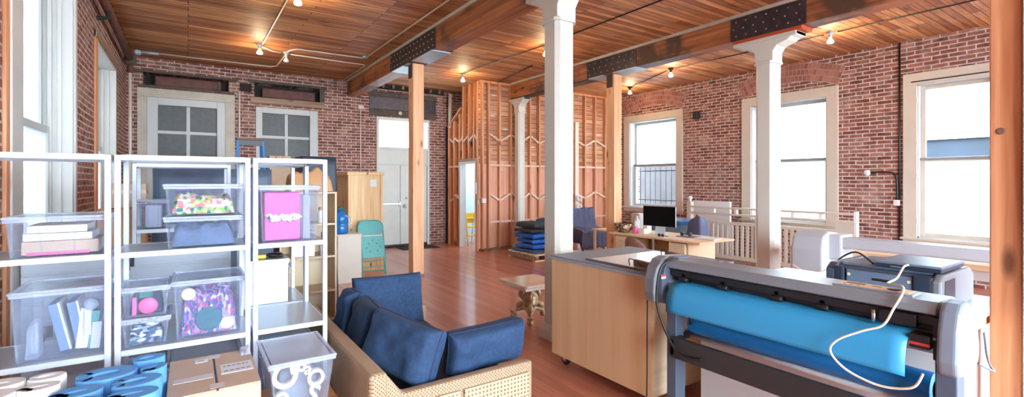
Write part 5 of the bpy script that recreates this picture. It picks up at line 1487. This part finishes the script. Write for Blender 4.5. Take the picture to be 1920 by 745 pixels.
for k, (dz, sag) in enumerate(((.26, .05), (.16, .03))):
    tag(MB().tube(spline([(5.60, 2.70, .72 - k * .12), (5.59, 2.5, .70 - sag - k * .12), (5.60, 2.3, .74 - k * .12), (5.7, 2.2, .80 - k * .1)], 6), .006, 6).build('cream_cable', M['cable'], smooth=True, origin='base'), ['upper cream cable sagging across the white printer end housing', 'lower cream cable sagging across the white printer end housing'][k], 'cable', 'cables on the wide printer')
t = T('work_table', 'long wood-edged table behind the wide white printer', 'table', (6.5, 2.0, 0))
MB().box((6.20, .9, .80), (6.85, 3.02, .855)).build('top', M['maple'], t, bevel=.004)
MB().box((6.24, .95, .70), (6.82, 2.98, .80)).build('apron', M['white'], t)
for x in (6.24, 6.77):
    for y in (.95, 2.93): MB().box((x, y, 0), (x + .05, y + .05, .70)).build('leg', M['white'], t)

# ------------------------------------------------------------------ balustrade
t = T('balustrade', 'cream painted balustrade with slatted panels under the brick windows', 'balustrade', (9.2, 5.0, 0))
X = 9.2
for nm, za, zb, ya_, yb_ in (('top_rail', 1.075, 1.115, 3.42, 6.56), ('middle_rail', .945, .985, 3.42, 6.56)):
    MB().box((X - .05, ya_, za), (X + .05, yb_, zb)).build(nm, M['cream'], t, bevel=.006)
p = MB().box((X - .055, 6.54, .0), (X + .055, 6.65, 1.20)).build('newel_post', M['cream'], t, bevel=.006)
MB().lathe([(.02, 1.20), (.035, 1.22), (.02, 1.235), (.045, 1.26), (.05, 1.285), (.03, 1.315), (.002, 1.325)], (X, 6.595, 0), 16).build('finial', M['paper'], p, smooth=True)
MB().box((X - .04, 3.39, 0), (X + .05, 3.44, 1.14)).build('end_post', M['paper'], t, bevel=.006)
for y0, y1 in ((4.82, 5.12), (3.44, 3.72)):
    MB().box((X - .035, y0, .06), (X + .035, y1, .945)).build('stile', M['cream'], t, bevel=.005)
for y in (6.02, 5.52, 4.95, 4.42, 3.95): MB().box((X - .03, y - .025, .985), (X + .03, y + .025, 1.075)).build('spacer', M['paper'], t)
for y0, y1 in ((5.12, 6.54), (3.72, 4.82)):
    MB().box((X - .035, y0, .755), (X + .035, y1, .815)).build('panel_rail', M['cream'], t, bevel=.004)
    MB().box((X - .035, y0, .06), (X + .035, y1, .13)).build('panel_rail', M['cream'], t, bevel=.004)
    n = int((y1 - y0) / .105)
    for i in range(n):
        y = y0 + (i + .5) * (y1 - y0) / n
        MB().box((X - .02, y - .026, .13), (X + .02, y + .026, .755)).build('baluster', M['cream'], t)
MB().box((X - .06, 3.4, 0), (X + .06, 6.6, .06)).build('sill_board', M['oldwood'], t)
tag(MB().box((9.66, 5.94, 0), (9.72, 6.85, 1.205)).build('painted_board', M['paper'], origin='base', bevel=.004), 'white board standing behind the left end of the balustrade', 'board')
WORLD_S = 19
EXPO = 0.72
# ------------------------------------------------------------------ desk and what stands on it

t = T('office_desk', 'long maple desk with two drawer units ending at the fir post', 'desk', (6.67, 5.2, 0))
dx0, dx1, dy0, dy1, ZD = 6.22, 7.12, 4.30, 6.14, .742
MB().box((dx0, dy0, ZD - .028), (dx1, dy1, ZD)).build('top', M['maple'], t, bevel=.003)
MB().box((dx0 + .10, dy0 + .26, 0), (dx1 - .12, dy0 + .285, ZD - .028)).build('end_panel', M['maplep'], t)
MB().box((dx0 + .10, dy1 - .06, 0), (dx1 - .12, dy1 - .035, ZD - .028)).build('end_panel', M['maplep'], t)
MB().box((dx1 - .14, dy0 + .285, .15), (dx1 - .12, dy1 - .06, ZD - .028)).build('modesty_panel', M['maple'], t)
for y0, y1 in ((4.60, 4.90), (5.74, 6.04)):
    MB().box((dx0 + .08, y0, .03), (dx0 + .6, y1, ZD - .05)).build('pedestal', M['maplep'], t, bevel=.004)
    for k in range(3):
        d = MB().box((dx0 + .062, y0 + .006, .05 + k * .215), (dx0 + .08, y1 - .006, .255 + k * .215)).build('drawer', M['maplep'], t, bevel=.003)
        MB().box((dx0 + .05, (y0 + y1) / 2 - .05, .17 + k * .215), (dx0 + .062, (y0 + y1) / 2 + .05, .182 + k * .215)).build('handle', M['alu'], d, bevel=.003)
for y in (5.15, 5.5): MB().box((dx0 + .45, y, .0), (dx0 + .5, y + .04, ZD - .028)).build('leg', M['alu'], t)
ZD += .0005
t = T('desktop_computer', 'black screen of a silver desktop computer on the maple desk', 'computer', (6.66, 5.34, ZD))
rot = Matrix.Translation((6.6, 5.34, 0)) @ Matrix.Rotation(R(8), 4, 'Z')
MB().box((.0, -.30, .885), (.035, .30, 1.22)).xf(rot).build('case', M['alu'], t, bevel=.008)
MB().box((-.004, -.302, .887), (.0, .302, 1.222)).xf(rot).build('screen', M['screen'], t)
MB().prism([(.02, ZD + .008), (.035, ZD + .008), (.07, .95), (.055, .95)], -.09, .09, lambda u, v, h: (u, h, v)).xf(rot).build('stand', M['alu'], t)
MB().box((-.06, -.1, ZD), (.12, .1, ZD + .008)).xf(rot).build('foot', M['alu'], t, bevel=.003)
tag(MB().lathe([(.09, ZD), (.15, ZD + .06), (.18, ZD + .15), (.165, ZD + .16), (.135, ZD + .07), (.08, ZD + .02)], (6.42, 5.97, 0), 24).build('basket', M['basket'], smooth=True, origin='base'), 'spotted brown basket bowl on the desk beside the fir post', 'basket')
tag(MB().box((6.78, 5.93, ZD), (6.97, 6.12, 1.06)).build('white_case', M['white'], origin='base', bevel=.012), 'tall white box standing on the desk behind the basket', 'box')
t = T('hand_lotion', 'small white and pink bottle on the desk right of the white box', 'bottle', (6.45, 5.72, ZD))
MB().lathe([(.035, ZD), (.035, ZD + .1), (.015, ZD + .12)], (6.45, 5.72, 0), 14).build('body', M['hotpink'], t, smooth=True); MB().lathe([(.018, ZD + .12), (.018, ZD + .2), (.01, ZD + .21)], (6.45, 5.72, 0), 12).build('pump', M['paper'], t, smooth=True)
t = T('white_bottle', 'tall white bottle on the desk beside the pink one', 'bottle', (6.6, 5.82, ZD))
MB().lathe([(.045, ZD), (.045, ZD + .2), (.02, ZD + .25), (.02, ZD + .29)], (6.6, 5.82, 0), 14).build('body', M['paper'], t, smooth=True)
tag(MB().box((6.46, 5.54, ZD), (6.6, 5.66, ZD + .09)).build('note_box', M['sheet'], origin='base', bevel=.005), 'cream note box on the desk left of the screen', 'box')
tag(MB().box((6.68, 5.66, ZD), (6.8, 5.76, ZD + .13)).build('paper_tray', M['paper'], origin='base', bevel=.005), 'white paper block close to the left edge of the screen', 'box')
for k, (x, y, a, w, h, z, lab) in enumerate(((6.34, 5.55, .3, .24, .16, .004, 'white papers in front of the cream note box on the desk'), (6.38, 5.10, -.15, .28, .2, .004, 'white papers in front of the screen foot'), (6.72, 4.50, .1, .32, .24, .02, 'stack of white papers at the near end of the desk'), (6.38, 4.72, .2, .28, .2, .006, 'loose paper right of the screen on the desk'))):
    tag(MB().obox((x, y, ZD + z / 2), (h, w, z), (0, 0, a)).build('paper_sheet', M['paper'], origin='base'), lab, 'papers', 'papers on the desk')
tag(MB().obox((6.76, 4.88, ZD + .006), (.22, .32, .012), (0, 0, .1)).build('keyboard', M['silver'], origin='base', bevel=.003), 'grey flat tray beside the paper stack on the desk', 'tray')
t = T('headphones', 'dark headphones lying on the grey tray right of the screen', 'headphones', (6.70, 4.88, ZD + .0125))
for s_ in (-1, 1): MB().lathe([(.012, -.012), (.036, -.01), (.036, .01), (.012, .012)], (6.70, 4.88 + s_ * .075, ZD + .05), 14, 'y').build('ear_cup', M['black'], t, smooth=True)
MB().tube(spline([(6.70, 4.80, ZD + .06), (6.76, 4.82, ZD + .04), (6.79, 4.88, ZD + .035), (6.76, 4.94, ZD + .04), (6.70, 4.96, ZD + .06)], 5), .008, 8).build('band', M['black'], t, smooth=True)
t = T('eye_glasses', 'dark glasses on white papers before the screen', 'glasses', (6.36, 5.10, ZD + .0045))
for s_ in (-1, 1): MB().lathe([(.004, -.004), (.026, -.004), (.026, .004), (.004, .004)], (6.35, 5.10 + s_ * .034, ZD + .032), 14, 'x').build('lens', M['black'], t, smooth=True)
MB().tube([(6.35, 5.04, ZD + .036), (6.35, 5.16, ZD + .036)], .004, 6).build('bridge', M['black'], t)
for s_ in (-1, 1): MB().tube([(6.35, 5.10 + s_ * .06, ZD + .036), (6.46, 5.10 + s_ * .055, ZD + .010)], .004, 6).build('temple', M['black'], t)
t = T('wooden_side_table', 'small pale wood table end showing left of the fir post behind the desk', 'table', (7.2, 7.05, 0))
MB().box((6.95, 6.75, .635), (7.45, 7.35, .66)).build('top', M['maple'], t, bevel=.003)
for x in (6.98, 7.38):
    for y in (6.78, 7.28): MB().box((x, y, 0), (x + .04, y + .04, .635)).build('leg', M['maple'], t)
t = T('blue_crate_stack', 'blue crate behind the desk and screen', 'crate', (7.75, 6.0, 0))
MB().box((7.45, 5.55, 0), (8.1, 6.5, .84)).build('body', M['laptop'], t, bevel=.02)
MB().box((7.43, 5.53, .84), (8.12, 6.52, .92)).build('lid', M['jug'], t, bevel=.015)
tag(heap(7.35, 5.06, 0, 7.66, 5.38, 1.0, 61, .1, 16, 5).build('dark_bag', M['cover'], smooth=True, origin='base'), 'dark blue bag standing between the screen and the balustrade', 'bag')
t = T('desk_chair', 'brown bentwood desk chair tucked under the maple desk', 'chair', (6.12, 5.32, 0))
cx, cy = 6.12, 5.32
def bowback(u, v):
    a = R(-58 + 116 * u); r = .27
    return (cx + .03 - r * math.cos(a), cy + r * math.sin(a), .50 + v * (.24 * math.cos(a * 1.25) + .02))
o = drape(bowback, 20, 6).build('backrest', M['brownblk'], t, smooth=True); md = o.modifiers.new('solid', 'SOLIDIFY'); md.thickness = .015
MB().lathe([(.02, .41), (.2, .415), (.215, .43), (.2, .445), (.02, .448)], (cx, cy, 0), 24).build('seat', M['brownblk'], t, smooth=True)
for k in range(4):
    a = R(45 + 90 * k); MB().tube([(cx + .15 * math.cos(a), cy + .15 * math.sin(a), .42), (cx + .21 * math.cos(a), cy + .21 * math.sin(a), 0)], .014, 8).build('leg', M['brownblk'], t, smooth=True)
for s_ in (-1, 1): MB().tube([(cx - .15, cy + s_ * .15, .43), (cx - .19, cy + s_ * .165, .52)], .012, 8).build('back_post', M['brownblk'], t)

# ------------------------------------------------------------------ chair under a sheet
t = T('covered_armchair', 'armchair under a slate dust sheet before the stud wall', 'covered chair', (7.95, 8.75, 0))
prof = [(.0, .06), (.02, .42), (.08, .50), (.42, .54), (.50, .98), (.62, .98), (.70, .30)]      # front foot, seat, back
def sheet(u, v):
    f = v * (len(prof) - 1); k = min(int(f), len(prof) - 2); fr = f - k
    y = 8.34 + prof[k][0] + (prof[k + 1][0] - prof[k][0]) * fr; z = prof[k][1] + (prof[k + 1][1] - prof[k][1]) * fr
    w = .50 - .04 * v; x = 8.02 + (u - .5) * 2 * w
    e = abs(u - .5) * 2
    if e > .82: z -= (e - .82) / .18 * (z - .16) * .9; x = 8.02 + math.copysign(w * .82 + (e - .82) * .12, u - .5)
    n = noise.noise(Vector((u * 7, v * 7, 1))) * .03 + math.sin(u * 23) * .012 * (1 - fr * .3)
    return (x + n * .4, y - abs(n), max(.03, z + n))
o = drape(sheet, 44, 40).build('dust_sheet', M['cover'], t, smooth=True); md = o.modifiers.new('solid', 'SOLIDIFY'); md.thickness = .008
MB().box((7.62, 8.45, .18), (8.40, 8.84, .44)).build('seat', M['brownblk'], t)
MB().box((7.62, 8.86, .18), (8.40, 8.94, .92)).build('backrest', M['brownblk'], t)
for x, y in ((7.68, 8.5), (8.36, 8.5), (7.68, 8.9), (8.36, 8.9)): MB().bar((x, y, .2), (x + .05, y - .04 if y < 8.7 else y + .03, 0), .05, .05).build('leg', M['brownblk'], t)
tag(MB().box((8.58, YS - .06, 0), (8.70, YS - .02, 3.23)).build('pale_board', M['sheet'], origin='base', bevel=.003), 'tall pale board leaning upright on the stud wall behind the tall column', 'board')
t = T('scroll_bracket', 'white carved scroll ornament standing by the pale board', 'ornament', (8.62, 9.55, 0))
q = MB()
for zc in (1.18, .95, .72):
    P = [(8.62 + .11 * math.cos(R(a)) * (1 - (a + 60) / 560), 9.6, zc + .11 * math.sin(R(a)) * (1 - (a + 60) / 560)) for a in range(-60, 400, 20)]
    q.tube(P, .022, 8)
q.box((8.55, 9.58, 0), (8.69, 9.62, .62))
q.build('scroll', M['paper'], t, smooth=False)

# ------------------------------------------------------------------ pallet of moving blankets
t = T('pallet', 'wooden pallet with folded blankets by the slim white column', 'pallet', (6.45, 8.35, 0))
px0, px1, py0, py1 = 5.87, 7.05, 7.85, 8.85
for i in range(7):
    y = py0 + i * (py1 - py0 - .1) / 6
    MB().box((px0, y, .115), (px1, y + .1, .135)).build('deck_board', M['plyedge'], t)
for x in (px0, (px0 + px1) / 2 - .045, px1 - .09): MB().box((x, py0, .02), (x + .09, py1, .115)).build('stringer', M['oldwood'], t)
for y in (py0, py1 - .1): MB().box((px0, y, 0), (px1, y + .1, .02)).build('bottom_board', M['plyedge'], t)
def blanket(x, y, z, w, d, h, a, m, lab, seed):
    o = cushion(w, d, h, seed, 16, .007, .14)
    o.xf(Matrix.Translation((x, y, z + h / 2)) @ Matrix.Rotation(a, 4, 'Z') @ Matrix.Translation((0, -d / 2, 0)) @ Matrix.Rotation(R(90), 4, 'X') @ Matrix.Diagonal((1, 1, -1, 1)))
    o = o.build('moving_blanket', M[m], smooth=True, origin='base')
    tag(o, lab, 'blanket', 'folded blankets on the pallet')
blanket(6.25, 8.36, .146, .70, .90, .045, .03, 'bl3', 'wide blue grey blanket lying flat on the left of the pallet', 2)
z = .212
for h, m, lab, dx, a in ((.09, 'bl1', 'royal blue blanket at the bottom of the left stack', 0, .05), (.08, 'bl1', 'royal blue blanket second from the bottom of the left stack', .03, -.04), (.10, 'bl1', 'royal blue blanket in the middle of the left stack', .0, .08), (.07, 'bl2', 'charcoal blanket under the topmost of the left stack', -.03, .0), (.12, 'bl2', 'charcoal blanket rolled on top of the left stack', .02, .1)):
    blanket(6.20 + dx, 8.40, z, .48, .62, h, a, m, lab, h * 100); z += h + .024
z = .212
for h, m, lab, dx, a in ((.06, 'tealcl', 'dark teal blanket at the bottom of the right stack', 0, -.05), (.17, 'bl1', 'thick bright blue blanket slumped in the right stack', .0, .1), (.09, 'bl4', 'grey blanket in the middle of the right stack', .02, .05), (.05, 'bl4', 'thin pale grey blanket near the top of the right stack', -.02, -.06), (.14, 'bl3', 'denim blue blanket on top of the right stack', .0, .04)):
    blanket(6.76 + dx, 8.36, z, .50, .66, h, a, m, lab, h * 77 + 3); z += h + .024
for x, lab in ((6.20, 'yellow blanket edge showing at the middle of the pallet front'), (6.60, 'yellow blanket edge showing at the right of the pallet front')):
    tag(MB().box((x, 7.86, .1365), (x + .22, 7.90, .17)).build('yellow_strap', M['yellow'], origin='base', bevel=.006), lab, 'strap', 'yellow straps on the pallet')

# ------------------------------------------------------------------ outdoors
s = T('exterior_building', 'pale building with windows seen through the right-hand glass', 'building', (23.5, 3, -3))
MB().box((22, -12, -3), (26, 26, 9)).build('facade', M['ext'], s)
for y in (2.0, 4.6, 7.5, 10.2):
    for z in (2.2, 5.0): MB().box((21.95, y, z), (22, y + 1.1, z + 1.5)).build('dark_window', M['galv'], s)
tag(MB().box((12.2, 6.5, -3), (12.4, 10.9, 2.4)).build('exterior_sky_block', simple('sky block grey', (.09, .09, .095, 1), .9, var=.25, scale=1.5), origin='base'), 'rendered wall outside the barred window', 'wall')  # made-up slab that dims the sky so the grille bars show
s = T('exterior_shed', 'blue clad shed outside the right window', 'building', (16.8, 1.5, -3))
MB().box((16, -4, -3), (18, 4.45, 2.72)).build('wall', M['extb'], s)
MB().box((15.9, -4.1, 2.72), (18.1, 4.5, 2.80)).build('roof', M['ext'], s)
s = T('exterior_gable', 'small blue gable seen through the middle brick window', 'building', (16.8, 9.5, -3))
MB().prism([(8.0, -3), (10.9, -3), (10.9, 2.2), (9.6, 2.62), (8.6, 2.5), (8.0, 2.1)], 16, 18, lambda u, v, h: (h, u, v)).build('wall', M['extb'], s)
g = MB().box((-60, -60, -3.2), (90, 90, -3.0)).build('exterior_ground', simple('pale paving', lin(190, 190, 188), .9)); g['kind'] = 'structure'

# ------------------------------------------------------------------ daylight and camera
w = bpy.data.worlds.new('sky'); scn.world = w; w.use_nodes = True
bg = w.node_tree.nodes['Background']; bg.inputs[0].default_value = (.72, .86, 1, 1); bg.inputs[1].default_value = WORLD_S
cam = bpy.data.cameras.new('camera'); co = bpy.data.objects.new('camera', cam); COL.objects.link(co)
co.location = (0, 0, 1.65); co.rotation_euler = (R(90), 0, R(-34))
cam.sensor_fit = 'HORIZONTAL'; cam.sensor_width = 36; cam.lens = 36 * 900 / 1920
cam.shift_y = (340 - 372.5) / 1920
cam.clip_start = .05; cam.clip_end = 300
scn.camera = co
scn.view_settings.view_transform = 'Standard'; scn.view_settings.look = 'None'
scn.view_settings.gamma = 1; scn.view_settings.use_curve_mapping = False
scn.view_settings.exposure = EXPO
scn.cycles.transparent_max_bounces = 40
scn.cycles.max_bounces = 10; scn.cycles.diffuse_bounces = 6
scn.cycles.caustics_reflective = False; scn.cycles.caustics_refractive = False
scn.cycles.sample_clamp_indirect = 8
